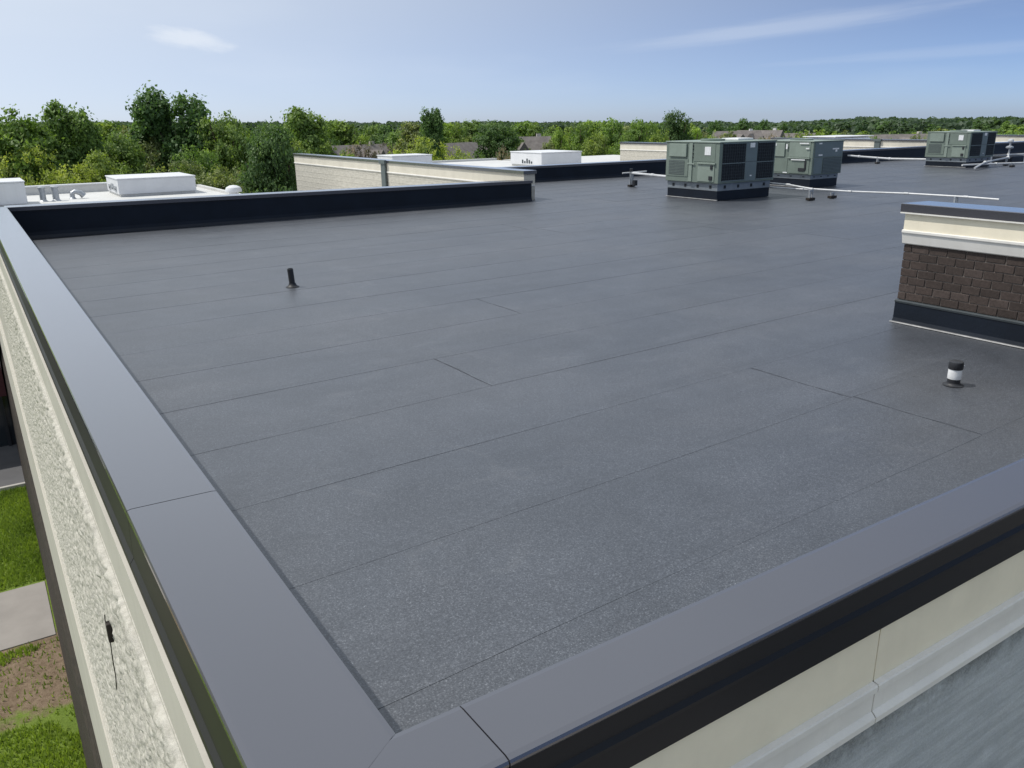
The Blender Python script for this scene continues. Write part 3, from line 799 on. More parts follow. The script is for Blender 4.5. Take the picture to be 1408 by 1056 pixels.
# ------------------------------------------------------------------ rooftop air conditioning units
def rooftop_unit(name, loc, W, D, zc, zr, zt, kind, label):
    """near corner at loc; W along +x, D along +y"""
    u = empty(name, loc)
    B = lambda *a, **k: MB().box(*a, **k)
    cb = B(0.03, W - 0.05, 0.03, D - 0.03, 0.012, zc).build('curb', 'flashing', u)
    B(-0.01, 0.029, -0.0, D, 0.013, 0.03, bev=0.004).build('sealant_bead', 'sealant', cb)
    rail = B(0.02, W - 0.04, 0.02, D - 0.02, zc + 0.002, zr, bev=0.008).build('base_rail', 'unit_rail', u)
    for k in range(4):
        yy = D * (0.14 + 0.24 * k)
        B(0.012, 0.0195, yy - 0.035, yy + 0.035, zc + 0.06, zr - 0.05).build('lift_slot', 'coil_dark', rail)
        xx = W * (0.14 + 0.24 * k)
        B(xx - 0.035, xx + 0.035, 0.012, 0.0195, zc + 0.06, zr - 0.05).build('lift_slot', 'coil_dark', rail)
    body = B(-0.04, W, -0.04, D, zr + 0.002, zt - 0.03, bev=0.01).build('cabinet', 'unit_green', u)
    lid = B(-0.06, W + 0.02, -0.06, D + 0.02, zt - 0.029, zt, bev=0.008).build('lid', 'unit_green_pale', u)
    h = zt - zr
    zz = lambda t: zr + h * t
    # screws on the lid edge
    for k in range(7):
        B(-0.064, -0.0605, D * (0.08 + .14 * k) - .008, D * (0.08 + .14 * k) + .008, zt - 0.02, zt - 0.008).build('screw', 'steel_galv', lid)
    if kind == 'coil':
        # end facing -X: hood side away from the corner, service panels near the corner
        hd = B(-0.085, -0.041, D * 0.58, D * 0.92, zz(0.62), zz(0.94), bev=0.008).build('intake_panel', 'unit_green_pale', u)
        fl = B(-0.052, -0.041, D * 0.55, D * 0.97, zz(0.13), zz(0.57), bev=0.004).build('filter_frame', 'unit_green', u)
        B(-0.056, -0.0525, D * 0.62, D * 0.93, zz(0.17), zz(0.53)).build('filter', 'unit_filter', fl)
        for k in range(9):
            t = 0.19 + 0.038 * k
            B(-0.062, -0.0565, D * 0.62, D * 0.93, zz(t), zz(t) + 0.008).build('louvre', 'unit_green', fl)
        B(-0.062, -0.041, D * 0.47, D * 0.535, zz(0.02), zz(0.96), bev=0.004).build('corner_post', 'unit_green_pale', u)
        B(-0.048, -0.041, D * 0.05, D * 0.45, zz(0.52), zz(0.95), bev=0.004).build('access_panel', 'unit_green', u)
        ap = B(-0.055, -0.041, D * 0.05, D * 0.36, zz(0.04), zz(0.46), bev=0.004).build('access_panel', 'unit_green_pale', u)
        B(-0.085, -0.041, D * 0.03, D * 0.36, zz(0.462), zz(0.50), bev=0.004).build('rain_lip', 'unit_green_pale', u)
        B(-0.058, -0.0485, D * 0.13, D * 0.24, zz(0.68), zz(0.88)).build('label_plate', 'label_white', u)
        B(-0.075, -0.0555, D * 0.08, D * 0.14, zz(0.08), zz(0.18), bev=0.004).build('handle', 'pipe_dark', ap)
        B(-0.075, -0.0555, D * 0.08, D * 0.12, zz(0.34), zz(0.44), bev=0.004).build('handle', 'pipe_dark', ap)
        for t in (0.60, 0.69, 0.80, 0.88):
            B(-0.07, -0.041, D * 0.455, D * 0.468, zz(t), zz(t) + 0.03, bev=0.003).build('latch', 'pipe_dark', u)
        B(-0.075, -0.0625, D * 0.42, D * 0.56, zz(0.44), zz(0.475), bev=0.003).build('conduit_box', 'unit_green_pale', u)
        # side facing -Y: two coil bays with a panel between
        for (a, b) in ((0.035, 0.44), (0.66, 0.975)):
            bay_ = B(W * a, W * b, -0.046, -0.041, zz(0.05), zz(0.95)).build('coil', 'coil_dark', u)
            for t in (0.05, 0.47, 0.945):
                B(W * a, W * b, -0.062, -0.0465, zz(t), zz(t) + 0.02).build('coil_rail', 'unit_blue_grey', bay_)
            nb_ = int(W * (b - a) / 0.075)
            for k in range(1, nb_):
                xx = W * a + W * (b - a) * k / nb_
                B(xx - 0.004, xx + 0.004, -0.056, -0.0465, zz(0.055), zz(0.945)).build('grille_bar', 'grille_bar', bay_)
            for k in range(1, 12):
                if k == 6: continue
                t = 0.05 + 0.9 * k / 12
                B(W * a, W * b, -0.0595, -0.0565, zz(t), zz(t) + 0.007).build('grille_bar', 'grille_bar', bay_)
        B(W * 0.445, W * 0.655, -0.05, -0.041, zz(0.03), zz(0.97), bev=0.004).build('access_panel', 'unit_blue_grey', u)
        B(W * 0.515, W * 0.60, -0.056, -0.0505, zz(0.84), zz(0.95)).build('label_plate', 'label_white', u)
        B(W * 0.54, W * 0.57, -0.058, -0.0505, zz(0.14), zz(0.17)).build('label_plate', 'label_white', u)
        B(W * 0.45, W * 0.65, -0.053, -0.0505, zz(0.50), zz(0.507)).build('panel_seam', 'coil_dark', u)
        for t in (0.30, 0.78):
            f_ = MB().lathe([(0.30, 0.0), (0.31, 0.045), (0.27, 0.05), (0.26, 0.02)], (W * t + 0.1, D * 0.5, zt), 26).build('fan_guard', 'unit_green_pale', lid, True)
        MB().box(W * 0.62, W * 0.9, D * 0.3, D * 0.62, zt + 0.001, zt + 0.05, bev=0.01).build('top_cover', 'label_white', lid)
    else:
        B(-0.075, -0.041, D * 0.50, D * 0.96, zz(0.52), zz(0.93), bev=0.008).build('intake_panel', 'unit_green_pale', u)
        fl = B(-0.05, -0.041, D * 0.44, D * 0.95, zz(0.05), zz(0.50), bev=0.004).build('access_panel', 'unit_green', u)
        B(-0.085, -0.041, D * 0.80, D * 0.965, zz(0.14), zz(0.58), bev=0.006).build('disconnect_box', 'unit_filter', u)
        B(-0.052, -0.041, D * 0.03, D * 0.42, zz(0.52), zz(0.96), bev=0.004).build('access_panel', 'unit_green_pale', u)
        B(-0.052, -0.041, D * 0.03, D * 0.40, zz(0.03), zz(0.46), bev=0.004).build('access_panel', 'unit_green', u)
        B(-0.080, -0.041, D * 0.02, D * 0.43, zz(0.472), zz(0.51), bev=0.004).build('rain_lip', 'unit_green_pale', u)
        for (a, b, c, d_) in ((0.66, 0.82, 0.84, 0.91), (0.445, 0.475, 0.75, 0.90), (0.05, 0.22, 0.91, 0.945), (0.04, 0.10, 0.76, 0.80), (0.10, 0.36, 0.425, 0.455), (0.42, 0.5, 0.03, 0.06)):
            B(-0.0815, -0.0765, D * a, D * b, zz(c), zz(d_)).build('label_plate', 'label_white', u)
        B(-0.07, -0.0525, D * 0.10, D * 0.22, zz(0.10), zz(0.20), bev=0.004).build('handle', 'pipe_dark', u)
        B(-0.07, -0.0525, D * 0.08, D * 0.11, zz(0.14), zz(0.42), bev=0.004).build('handle', 'pipe_dark', u)
        B(W * 0.02, W * 0.97, -0.05, -0.041, zz(0.52), zz(0.96), bev=0.004).build('access_panel', 'unit_blue_grey', u)
        B(W * 0.02, W * 0.30, -0.05, -0.041, zz(0.03), zz(0.50), bev=0.004).build('access_panel', 'unit_blue_grey', u)
        lv = B(W * 0.32, W * 0.97, -0.046, -0.041, zz(0.03), zz(0.50), bev=0.002).build('louvre_panel', 'unit_filter', u)
        for k in range(10):
            t = 0.05 + 0.043 * k
            B(W * 0.33, W * 0.96, -0.058, -0.0465, zz(t), zz(t) + 0.012).build('louvre', 'unit_blue_grey', lv)
        for (a, b, c, d_) in ((0.14, 0.24, 0.90, 0.94), (0.15, 0.28, 0.56, 0.60), (0.62, 0.84, 0.73, 0.77), (0.72, 0.78, 0.66, 0.74)):
            B(W * a, W * b, -0.056, -0.0505, zz(c), zz(d_)).build('label_plate', 'label_white', u)
        MB().lathe([(0.32, 0.0), (0.33, 0.03), (0.29, 0.035), (0.28, 0.015)], (W * 0.5, D * 0.5, zt), 26).build('fan_guard', 'unit_green_pale', lid, True)
    tag(u, label, 'air conditioner', 'air conditioning units on the dark roof')
    return u
rooftop_unit('rooftop_unit', (15.53, 14.54, 0), 1.98, 1.80, 0.235, 0.42, 1.41, 'coil', 'nearest grey-green air conditioning unit with two dark coil bays on black curb')
rooftop_unit('rooftop_unit', (20.30, 15.5, 0), 1.30, 1.85, 0.235, 0.37, 1.30, 'panel', 'air conditioning unit without coil bays, close behind the nearest unit')
rooftop_unit('rooftop_unit', (32.0, 17.5, 0), 1.78, 1.66, 0.20, 0.36, 1.31, 'coil', 'farthest grey-green air conditioning unit, alone among white pipes at right')

# ------------------------------------------------------------------ gas pipes
def pipe_run(label, pts, r, stands, extra=None):
    o = empty('gas_pipe', (pts[0][0], pts[0][1], 0))
    off = Vector((-pts[0][0], -pts[0][1], 0))
    P = [Vector(p) + off for p in pts]
    MB().tube(P, r, 10).build('pipe', 'pipe_white', o, True)
    for p in P[1:-1]:
        MB().tube([p - Vector((0, 0.05, 0)), p + Vector((0, 0.05, 0))], r * 1.35, 10).build('fitting', 'pipe_white', o, True)
    for (sx, sy, sz) in stands:
        q = Vector((sx, sy, 0)) + off
        b = MB().box(q.x - 0.11, q.x + 0.11, q.y - 0.06, q.y + 0.06, 0.012, 0.07, 0.008).build('support_block', 'rust_dark', o)
        for dx in (-0.05, 0.05):
            MB().box(q.x + dx - .012, q.x + dx + .012, q.y - .02, q.y + .02, 0.071, sz + 0.05).build('strut', 'steel_galv', o)
        MB().box(q.x - .07, q.x + .07, q.y - .018, q.y + .018, sz + r, sz + r + 0.03).build('clamp', 'steel_galv', o)
    if extra: extra(o, off)
    tag(o, label, 'pipe', 'white gas pipes on the dark roof')
    return o
def valve(o, off):
    q = Vector((16.98, 19.37, 0.41)) + off
    MB().tube([q + Vector((0, 0, -0.40)), q + Vector((0, 0, 0.06))], 0.035, 10).build('riser', 'pipe_white', o, True)
    MB().tube([q + Vector((-0.02, 0, .05)), q + Vector((-0.02, 0, 0.13))], 0.05, 10).build('valve_handle', 'pipe_dark', o, True)
    MB().tube([q + Vector((0, -0.16, -.36)), q + Vector((0, -0.16, -0.20))], 0.075, 12).build('drip_leg', 'pipe_dark', o, True)
    MB().tube([q + Vector((-0.28, 0.1, 0.0)), q + Vector((0.5, -0.1, 0.03))], 0.022, 8).build('cross_arm', 'pipe_white', o, True)
pipe_run('white gas pipe with valve riser left of the nearest air conditioning unit',
         [(16.98, 19.37, 0.41), (16.75, 18.2, 0.41), (16.5, 16.35, 0.40)], 0.035, [(16.98, 19.37, 0.36)], valve)
pipe_run('long white gas pipe running from the nearest unit towards the brick wall',
         [(17.62, 14.75, 0.33), (17.5, 14.0, 0.33), (17.36, 13.2, 0.28), (17.75, 12.4, 0.245), (18.15, 11.2, 0.25), (18.3, 9.9, 0.25), (18.32, 9.2, 0.24)], 0.021,
         [(17.36, 13.2, 0.2), (18.28, 10.1, 0.2)])
pipe_run('short white pipe beside the long gas pipe, under the second unit',
         [(17.66, 14.72, 0.22), (17.9, 13.9, 0.20), (18.3, 13.0, 0.19)], 0.02, [(18.2, 13.2, 0.1)])
pipe_run('white gas pipe along the far parapet feeding the farthest unit',
         [(31.9, 23.0, 0.35), (32.3, 22.3, 0.28), (32.5, 21.0, 0.22), (32.6, 19.25, 0.24)], 0.04, [(32.45, 21.5, 0.2)])
def regulator(o, off):
    q = Vector((36.2, 18.1, 0.0)) + off
    MB().tube([q, q + Vector((0, 0, 0.85))], 0.035, 10).build('riser', 'pipe_white', o, True)
    MB().lathe([(0.05, 0), (0.14, 0.05), (0.14, 0.10), (0.06, 0.14)], q + Vector((0, 0, 0.55)), 18).build('regulator', 'steel_galv', o, True)
    MB().lathe([(0.05, 0), (0.12, 0.03), (0.10, 0.10), (0.04, 0.13)], q + Vector((0, 0, 0.83)), 16).build('vent_cap', 'pipe_white', o, True)
    MB().box(q.x - 0.5, q.x + 0.5, q.y - 0.4, q.y + 0.4, 0.012, 0.3, 0.05).build('pipe_boot', 'flashing', o)
pipe_run('white gas pipes with regulator right of the farthest unit',
         [(30.6, 16.4, 0.10), (32.4, 17.0, 0.22), (34.6, 17.3, 0.30), (36.2, 18.1, 0.33), (38.0, 17.4, 0.33), (44.0, 16.0, 0.33)], 0.035, [(34.4, 17.25, 0.25), (39.5, 17.0, 0.25)], regulator)
pipe_run('lower white pipe crossing in front of the farthest unit',
         [(31.2, 17.2, 0.15), (33.0, 16.9, 0.14), (34.2, 16.3, 0.15), (36.4, 15.0, 0.15)], 0.035, [(33.6, 16.6, 0.1), (35.6, 15.5, 0.1)])

# ------------------------------------------------------------------ lower wings with white roofs behind
WZ = -1.0
w1 = empty('white_roof_wing', (0.3, 18.2, WZ))
MB().box(0.05, 11.7, 0.0, 13.0, -9.4, 0.0).build('roof', 'white_membrane', w1)
MB().box(0.05, 9.6, 13.004, 26.0, -9.4, -0.002).build('roof', 'white_membrane', w1)
MB().box(0.05, 9.6, 26.004, 26.3, -9.4, 0.34).build('parapet', 'white_membrane', w1)
MB().box(0.0, 9.65, 25.95, 26.36, 0.342, 0.40, 0.01).build('coping', 'white_paint', w1)
MB().box(9.604, 9.8, 13.0, 26.0, -9.4, 0.10).build('parapet', 'white_membrane', w1)
tag(w1, 'lower wing with white roof behind the long dark parapet', 'building')
w2 = empty('white_roof_wing', (12.5, 23.5, -0.55))
MB().box(0.0, 17.4, 0.0, 11.6, -9.9, 0.0).build('roof', 'white_membrane', w2)
MB().box(5.0, 17.4, 11.604, 24.0, -9.9, -0.002).build('roof', 'white_membrane', w2)
MB().box(5.0, 17.4, 24.004, 24.3, -9.9, 0.12).build('parapet', 'white_membrane', w2)
tag(w2, 'lower wing with white roof beyond the cream wall, right of it', 'building')
w3 = empty('white_roof_wing', (30.4, 23.6, -0.55))
MB().box(0.0, 9.5, 0.0, 24.0, -9.9, 0.0).build('roof', 'white_membrane', w3)
MB().box(10.0, 34.5, 0.0, 20.0, -9.9, 0.0).build('roof', 'white_membrane', w3)
tag(w3, 'lower wing with white roof behind the far parapet at right', 'building')

def white_unit(label, loc, W, D, H, vents=True, rnd=0.02):
    u = empty('white_rooftop_unit', loc)
    MB().box(0.06, W - 0.06, 0.06, D - 0.06, 0.0, 0.10).build('curb', 'white_membrane', u)
    MB().box(0, W, 0, D, 0.102, H - 0.05, rnd).build('casing', 'white_paint', u)
    MB().box(-0.03, W + 0.03, -0.03, D + 0.03, H - 0.049, H, 0.012).build('lid', 'white_paint', u)
    if vents:
        for k in range(3):
            MB().box(-0.03, -0.001, D * (0.15 + 0.25 * k), D * (0.32 + 0.25 * k), H * (0.25 + 0.08 * (k % 2)), H * (0.55 + 0.1 * (k % 2)), 0.004).build('service_panel', 'steel_galv', u)
            MB().box(-0.045, -0.031, D * (0.19 + 0.25 * k), D * (0.25 + 0.25 * k), H * 0.35, H * 0.42).build('latch', 'pipe_dark', u)
    tag(u, label, 'air conditioner', 'white units on the lower roofs')
    return u
white_unit('large white rooftop box behind the long dark parapet', (5.72, 40.0, WZ + .002), 3.25, 3.2, 0.78)
white_unit('white rooftop box cut off by the left edge of the picture', (-0.0 + 0.35, 38.0, WZ + .002), 1.75, 2.6, 0.97)
white_unit('small white rooftop box peeping over the cream wall', (19.3, 41.0, -0.55 + .002), 2.35, 1.9, 0.80, False)
wu = white_unit('wide white rooftop box with dark mark right of the cream wall', (26.8, 38.0, -0.55 + .002), 2.75, 3.1, 0.80, False)
for k in range(5):
    MB().box(-0.012, -0.001, 0.9 + 0.22 * k, 1.03 + 0.22 * k, 0.18, 0.30 + 0.07 * ((k * 7) % 3)).build('vent_slot', 'grille_bar', wu)
white_unit('low round-cornered white box behind the far parapet at right', (50.0, 36.5, -0.55 + .002), 4.2, 2.6, 1.13, False, 0.3)

def small_vent(name, label, loc, r, h, mat, hood):
    u = empty(name, loc)
    MB().lathe([(r * 1.5, 0), (r * 1.1, 0.05), (r, 0.06), (r, h)], n=18).build('stack', mat, u, True)
    if hood == 'dome':
        MB().lathe([(r * 1.7, h - 0.10), (r * 1.75, h - 0.02), (r * 1.5, h + 0.08), (r * 0.8, h + 0.15), (0.02, h + 0.17)], n=20).build('hood', 'white_paint', u, True)
    elif hood == 'cap':
        MB().lathe([(r * 1.25, h), (r * 1.3, h + 0.06), (r * 0.6, h + 0.1)], n=18).build('cap', mat, u, True)
    elif hood == 'duck':
        MB().tube([(0, 0, h), (0.12, -0.02, h + 0.08), (0.32, -0.04, h + 0.02), (0.44, -0.05, h - 0.12)], [r, r, r * 1.2, r * 1.4], 12).build('hood', mat, u, True)
    tag(u, label, 'roof vent')
small_vent('roof_vent', 'left one of two grey flues on the white roof', (2.79, 40.0, WZ), 0.12, 0.52, 'steel_galv', 'cap')
small_vent('roof_vent', 'right one of two grey flues on the white roof', (3.27, 40.0, WZ), 0.13, 0.52, 'steel_galv', 'cap')
small_vent('roof_vent', 'low grey gooseneck vent on the white roof', (3.95, 40.6, WZ), 0.10, 0.22, 'steel_galv', 'duck')
small_vent('roof_vent', 'domed white vent near the end of the white roof', (9.35, 35.2, WZ), 0.19, 0.42, 'white_paint', 'dome')

# ------------------------------------------------------------------ trees
def leaf_cloud(lobes, n_clump, n_leaf, leaf, seed, zcut=-1e9, aspect=0.62):
    """leaves gathered in clumps near the surface of the lobes [(cx,cy,cz,rx,ry,rz)]"""
    r = np.random.default_rng(seed)
    L = np.array(lobes, float)
    wgt = (L[:, 3] * L[:, 4] + L[:, 3] * L[:, 5] + L[:, 4] * L[:, 5]); wgt /= wgt.sum()
    idx = r.choice(len(L), n_clump, p=wgt)
    d = r.normal(size=(n_clump, 3)); d /= np.linalg.norm(d, axis=1)[:, None]
    rad = 0.50 + 0.54 * r.random(n_clump) ** 0.65
    c = L[idx, :3] + d * L[idx, 3:] * rad[:, None]
    cs = 0.6 + 0.8 * r.random(n_clump)
    tc_ = np.clip(0.5 + (r.random(n_clump) - .5) * 0.75, 0, 1)
    P = np.repeat(c, n_leaf, 0); S = np.repeat(cs, n_leaf)
    m = len(P)
    g_ = r.normal(size=(m, 3)); g_ *= 0.19 * S[:, None]; g_[:, 2] *= 0.7
    P = P + g_
    out = np.repeat(d, n_leaf, 0)
    nrm = out * 0.9 + r.normal(size=(m, 3)) * 0.6 + np.array([0, 0, 0.5]); nrm /= np.linalg.norm(nrm, axis=1)[:, None]
    t1 = np.cross(nrm, r.normal(size=(m, 3))); t1 /= np.linalg.norm(t1, axis=1)[:, None]
    t2 = np.cross(nrm, t1)
    sz = leaf * (0.6 + 0.8 * r.random(m))[:, None]
    a = P - t1 * sz; b = P + t2 * sz * aspect - nrm * sz * 0.18; cc = P + t1 * sz; dd = P - t2 * sz * aspect - nrm * sz * 0.18
    V = np.stack([a, b, cc, dd], 1)
    tint = np.clip(np.repeat(tc_, n_leaf) + (r.random(m) - .5) * 0.35, 0, 1)
    keep = P[:, 2] > zcut
    V, tint = V[keep], tint[keep]
    return V.reshape(-1, 3), np.arange(len(V) * 4).reshape(-1, 4), tint

def trunk_mesh(h, r0, lobes, seed):
    r = random.Random(seed); m = MB()
    top = h * 0.8
    pts = [Vector((0, 0, 0))]; rr = [r0 * 1.25]
    for i in range(1, 7):
        t = i / 6
        pts.append(Vector(((r.random() - .5) * 0.35 * t * 2, (r.random() - .5) * 0.35 * t * 2, top * t))); rr.append(r0 * (1 - 0.85 * t))
    m.tube(pts, rr, 8)
    for (cx, cy, cz, rx, ry, rz) in lobes:
        t = max(0.2, min(0.85, (cz - rz * 0.9) / top))
        i = int(t * 6); b = pts[min(i, 6)]
        e = Vector((cx, cy, cz + rz * 0.4)); mid = b.lerp(e, 0.5) + Vector((0, 0, -0.3))
        m.tube([b, mid, e], [r0 * 0.45 * (1 - t * .5), r0 * 0.28, 0.03], 6)
    return m

def make_kind(kind, h, seed):
    r = random.Random(seed)
    if kind == 'broad':
        lobes = [(0, 0, h * .52, h * .21, h * .21, h * .34)]
        for k in range(15):
            a = k * 2.4 + r.random(); t = k / 14; q = h * (.16 + .09 * r.random()) * (1.05 - .6 * t); z = h * (.20 + .66 * t + .05 * r.random())
            s = h * (.115 + .055 * r.random()) * (1.1 - .35 * t)
            lobes.append((math.cos(a) * q, math.sin(a) * q, z, s, s, s * .9))
        lobes.append((h * .02, 0, h * .88, h * .11, h * .11, h * .10))
    elif kind == 'tall':
        lobes = []
        for k in range(11):
            a = k * 2.4 + r.random(); t = k / 10; q = h * .12 * (1 - .35 * t) * (0.5 + r.random() * .8); z = h * (.30 + .58 * t)
            s = h * (.105 + .04 * r.random()) * (1.05 - .35 * t)
            lobes.append((math.cos(a) * q, math.sin(a) * q, z, s, s, s * 1.1))
        lobes.append((-h * .07, 0, h * .90, h * .075, h * .075, h * .10)); lobes.append((h * .075, h * .02, h * .92, h * .08, h * .08, h * .10))
    elif kind == 'fork':
        lobes = [(-h*.10, 0, h*.86, h*.085, h*.085, h*.10), (h*.10, h*.02, h*.87, h*.095, h*.09, h*.10), (-h*.17, h*.03, h*.76, h*.07, h*.08, h*.06), (h*.19, 0, h*.74, h*.07, h*.07, h*.08),
                 (h*.06, -h*.06, h*.74, h*.10, h*.10, h*.09), (-h*.06, h*.05, h*.70, h*.09, h*.09, h*.07), (h*.12, h*.04, h*.62, h*.10, h*.10, h*.08), (-h*.10, -h*.05, h*.56, h*.10, h*.10, h*.08),
                 (0, 0, h*.48, h*.14, h*.14, h*.12), (h*.08, 0, h*.35, h*.14, h*.14, h*.12), (-h*.08, 0, h*.30, h*.14, h*.14, h*.12)]
    elif kind == 'cone':
        lobes = []
        for k in range(12):
            a = k * 2.4; t = k / 11; q = h * .10 * (1 - t); z = h * (.15 + .78 * t); s = h * (.155 * (1 - t) + .035)
            lobes.append((math.cos(a) * q, math.sin(a) * q, z, s, s, s * 1.1))
        lobes.append((0, 0, h * .93, h * .04, h * .04, h * .06))
    elif kind == 'bush':
        lobes = []
        for k in range(10):
            a = k * 2.4 + r.random(); q = h * .34 * math.sqrt(r.random()); z = h * (.35 + .42 * r.random())
            s = h * (.18 + .10 * r.random())
            lobes.append((math.cos(a) * q * 1.2, math.sin(a) * q * 1.2, z, s, s, s * .9))
    return lobes

PROTO = {}
def proto(kind, var, lod):
    key = (kind, var, lod)
    if key in PROTO: return PROTO[key]
    h = 10.0
    seed = 100 + 17 * var + 1000 * ('broad', 'tall', 'cone', 'bush', 'fork').index(kind)
    lobes = make_kind(kind, h, seed)
    nc, nl, lf = {'near': (1150, 34, 0.100), 'mid': (620, 20, 0.14), 'far': (330, 10, 0.24)}[lod]
    V, Q, T = leaf_cloud(lobes, nc, nl, lf, seed + 3, 0.4)
    cr = fast_mesh('crown', V, Q, 'leaf', tint=T)
    tk = trunk_mesh(h, 0.26, lobes, seed + 5).build('trunk', 'tree_bark', None, True)
    ms = (cr.data, tk.data)
    bpy.data.objects.remove(cr); bpy.data.objects.remove(tk)
    PROTO[key] = ms
    return ms

GREENS = {'dark': (0.100, 0.175, 0.060), 'mid': (0.170, 0.260, 0.068), 'light': (0.250, 0.345, 0.080), 'lime': (0.350, 0.435, 0.085),
          'pine': (0.070, 0.122, 0.060), 'olive': (0.205, 0.245, 0.100), 'pink': (0.36, 0.30, 0.26), 'plum': (0.155, 0.130, 0.120)}
def tree(kind, var, lod, px, top_py, dist, wpx, tone, label, group, name='tree', zbase=GZ, jit=0.1):
    p = bearing(px, dist, zbase)
    zt = height_at(px, top_py, dist)
    h = max(zt - zbase, 1.5)
    nat = {'broad': 0.60, 'tall': 0.42, 'cone': 0.42, 'bush': 0.80, 'fork': 0.50}[kind]
    w = wpx * dist / FPX * 0.92
    o = empty(name, p, 2.55 if kind == 'fork' else random.random() * 6.28)
    sz = h / 10.0; sxy = w / (nat * 10.0)
    me_c, me_t = proto(kind, var, lod)
    c = bpy.data.objects.new('crown', me_c); link(c); c.parent = o; c.scale = (sxy, sxy, sz)
    t = bpy.data.objects.new('trunk', me_t); link(t); t.parent = o; t.scale = (sz, sz, sz)
    b = GREENS[tone]; q = 1 + (random.random() - .5) * 2 * jit; q2 = 1 + (random.random() - .5) * jit
    c.color = (b[0] * q, b[1] * q * q2, b[2] * q, 1)
    tag(o, label, 'bush' if name == 'bush' else 'tree', group)
    return o

GL = 'trees behind the white roof at left'
for a in (
    ('broad', 0, 'near', 24, 145, 58, 150, 'mid', 'broad green tree at the left edge of the picture'),
    ('tall', 0, 'near', 98, 148, 60, 78, 'mid', 'narrow green tree between the left edge tree and the tallest tree'),
    ('fork', 1, 'near', 238, 117, 66, 118, 'dark', 'tallest tree with a forked dark green crown'),
    ('broad', 1, 'near', 306, 150, 64, 108, 'mid', 'broad green tree just right of the tallest tree'),
    ('broad', 2, 'near', 368, 164, 46, 112, 'dark', 'dense rounded dark green tree left of the cream wall end'),
    ('tall', 0, 'near', 420, 154, 72, 84, 'mid', 'green tree rising behind the left end of the cream wall'),
    ('broad', 2, 'near', 160, 178, 62, 110, 'mid', 'round lower tree left of the tallest tree'),
):
    tree(*a, GL)
low_l = [('bush', 0, 30, 205, 55, 120, 'lime'), ('bush', 1, 72, 228, 54, 100, 'lime'), ('broad', 1, 60, 182, 66, 90, 'light'), ('broad', 2, 128, 205, 57, 90, 'light'),
         ('bush', 1, 180, 215, 56, 110, 'light'), ('broad', 0, 205, 185, 66, 80, 'olive'), ('bush', 0, 232, 222, 55, 110, 'olive'), ('broad', 1, 265, 198, 58, 90, 'mid'),
         ('bush', 2, 300, 214, 56, 110, 'olive'), ('broad', 0, 335, 190, 63, 80, 'light'), ('bush', 2, 325, 236, 52, 80, 'olive'), ('broad', 2, 400, 188, 64, 80, 'light'),
         ('bush', 0, 440, 197, 70, 80, 'light'), ('bush', 2, 385, 236, 50, 70, 'light'), ('bush', 1, 120, 240, 52, 90, 'light'), ('broad', 0, -25, 175, 60, 110, 'light'), ('bush', 2, -20, 215, 54, 110, 'lime')]
low_names = ('yellow-green bushy tree above the white box at the left edge', 'yellow-green bush right of the white box at the left edge', 'pale green tree between the left edge tree and the narrow tree',
             'pale green tree above the grey flues', 'leafy bush above the left end of the large white box', 'olive tree at the left foot of the tallest tree', 'olive bush right behind the middle of the large white box',
             'mid green tree at the right foot of the tallest tree', 'olive bush above the right end of the large white box', 'pale green tree filling the gap left of the dense rounded tree',
             'low olive bush right of the large white box', 'pale green tree behind the dense rounded tree, right of it', 'pale bush peeping over the left end of the cream wall',
             'low pale bush below the dense rounded tree', 'low pale bush between the flues and the large white box', 'pale green tree cut by the left edge of the picture', 'yellow-green bush cut by the left edge of the picture')
for (kind, v, px, py, d, w, tone), nm in zip(low_l, low_names):
    tree(kind, v, 'near', px, py, d, w, tone, nm, GL, name='bush' if ' bush ' in nm else 'tree')

GM = 'trees of the middle distance'
for a in (
    ('tall', 2, 'near', 593, 150, 96, 40, 'dark', 'slim pointed dark tree standing above the bright green bushes'),
    ('broad', 1, 'near', 680, 164, 110, 84, 'dark', 'dense dark tree between the pinkish roofs'),
    ('broad', 2, 'near', 930, 150, 92, 66, 'dark', 'tall round dark green tree left above the nearest air conditioning unit'),
    ('broad', 0, 'near', 905, 176, 80, 52, 'light', 'pale green tree before the tall round dark tree'),
    ('bush', 0, 'near', 585, 189, 66, 100, 'lime', 'bright yellow-green bush behind the small white box'),
    ('bush', 1, 'near', 640, 195, 64, 96, 'lime', 'bright yellow-green bush right of the small white box'),
    ('bush', 2, 'near', 690, 214, 72, 70, 'light', 'low green bush behind the wide white box'),
    ('broad', 0, 'mid', 1022, 161, 190, 32, 'dark', 'small dark tree above the left white house'),
    ('broad', 1, 'mid', 1052, 162, 190, 32, 'dark', 'small dark tree above the right white house'),
    ('broad', 2, 'mid', 985, 164, 180, 40, 'dark', 'small dark tree right of the tall round dark tree'),
    ('bush', 1, 'mid', 500, 188, 100, 60, 'plum', 'dusky purple-brown tree behind the cream wall'),
    ('bush', 2, 'mid', 548, 193, 100, 50, 'plum', 'dusky brown tree left of the bright bushes'),
):
    tree(*a, GM, name='bush' if 'bush' in a[8] else 'tree')
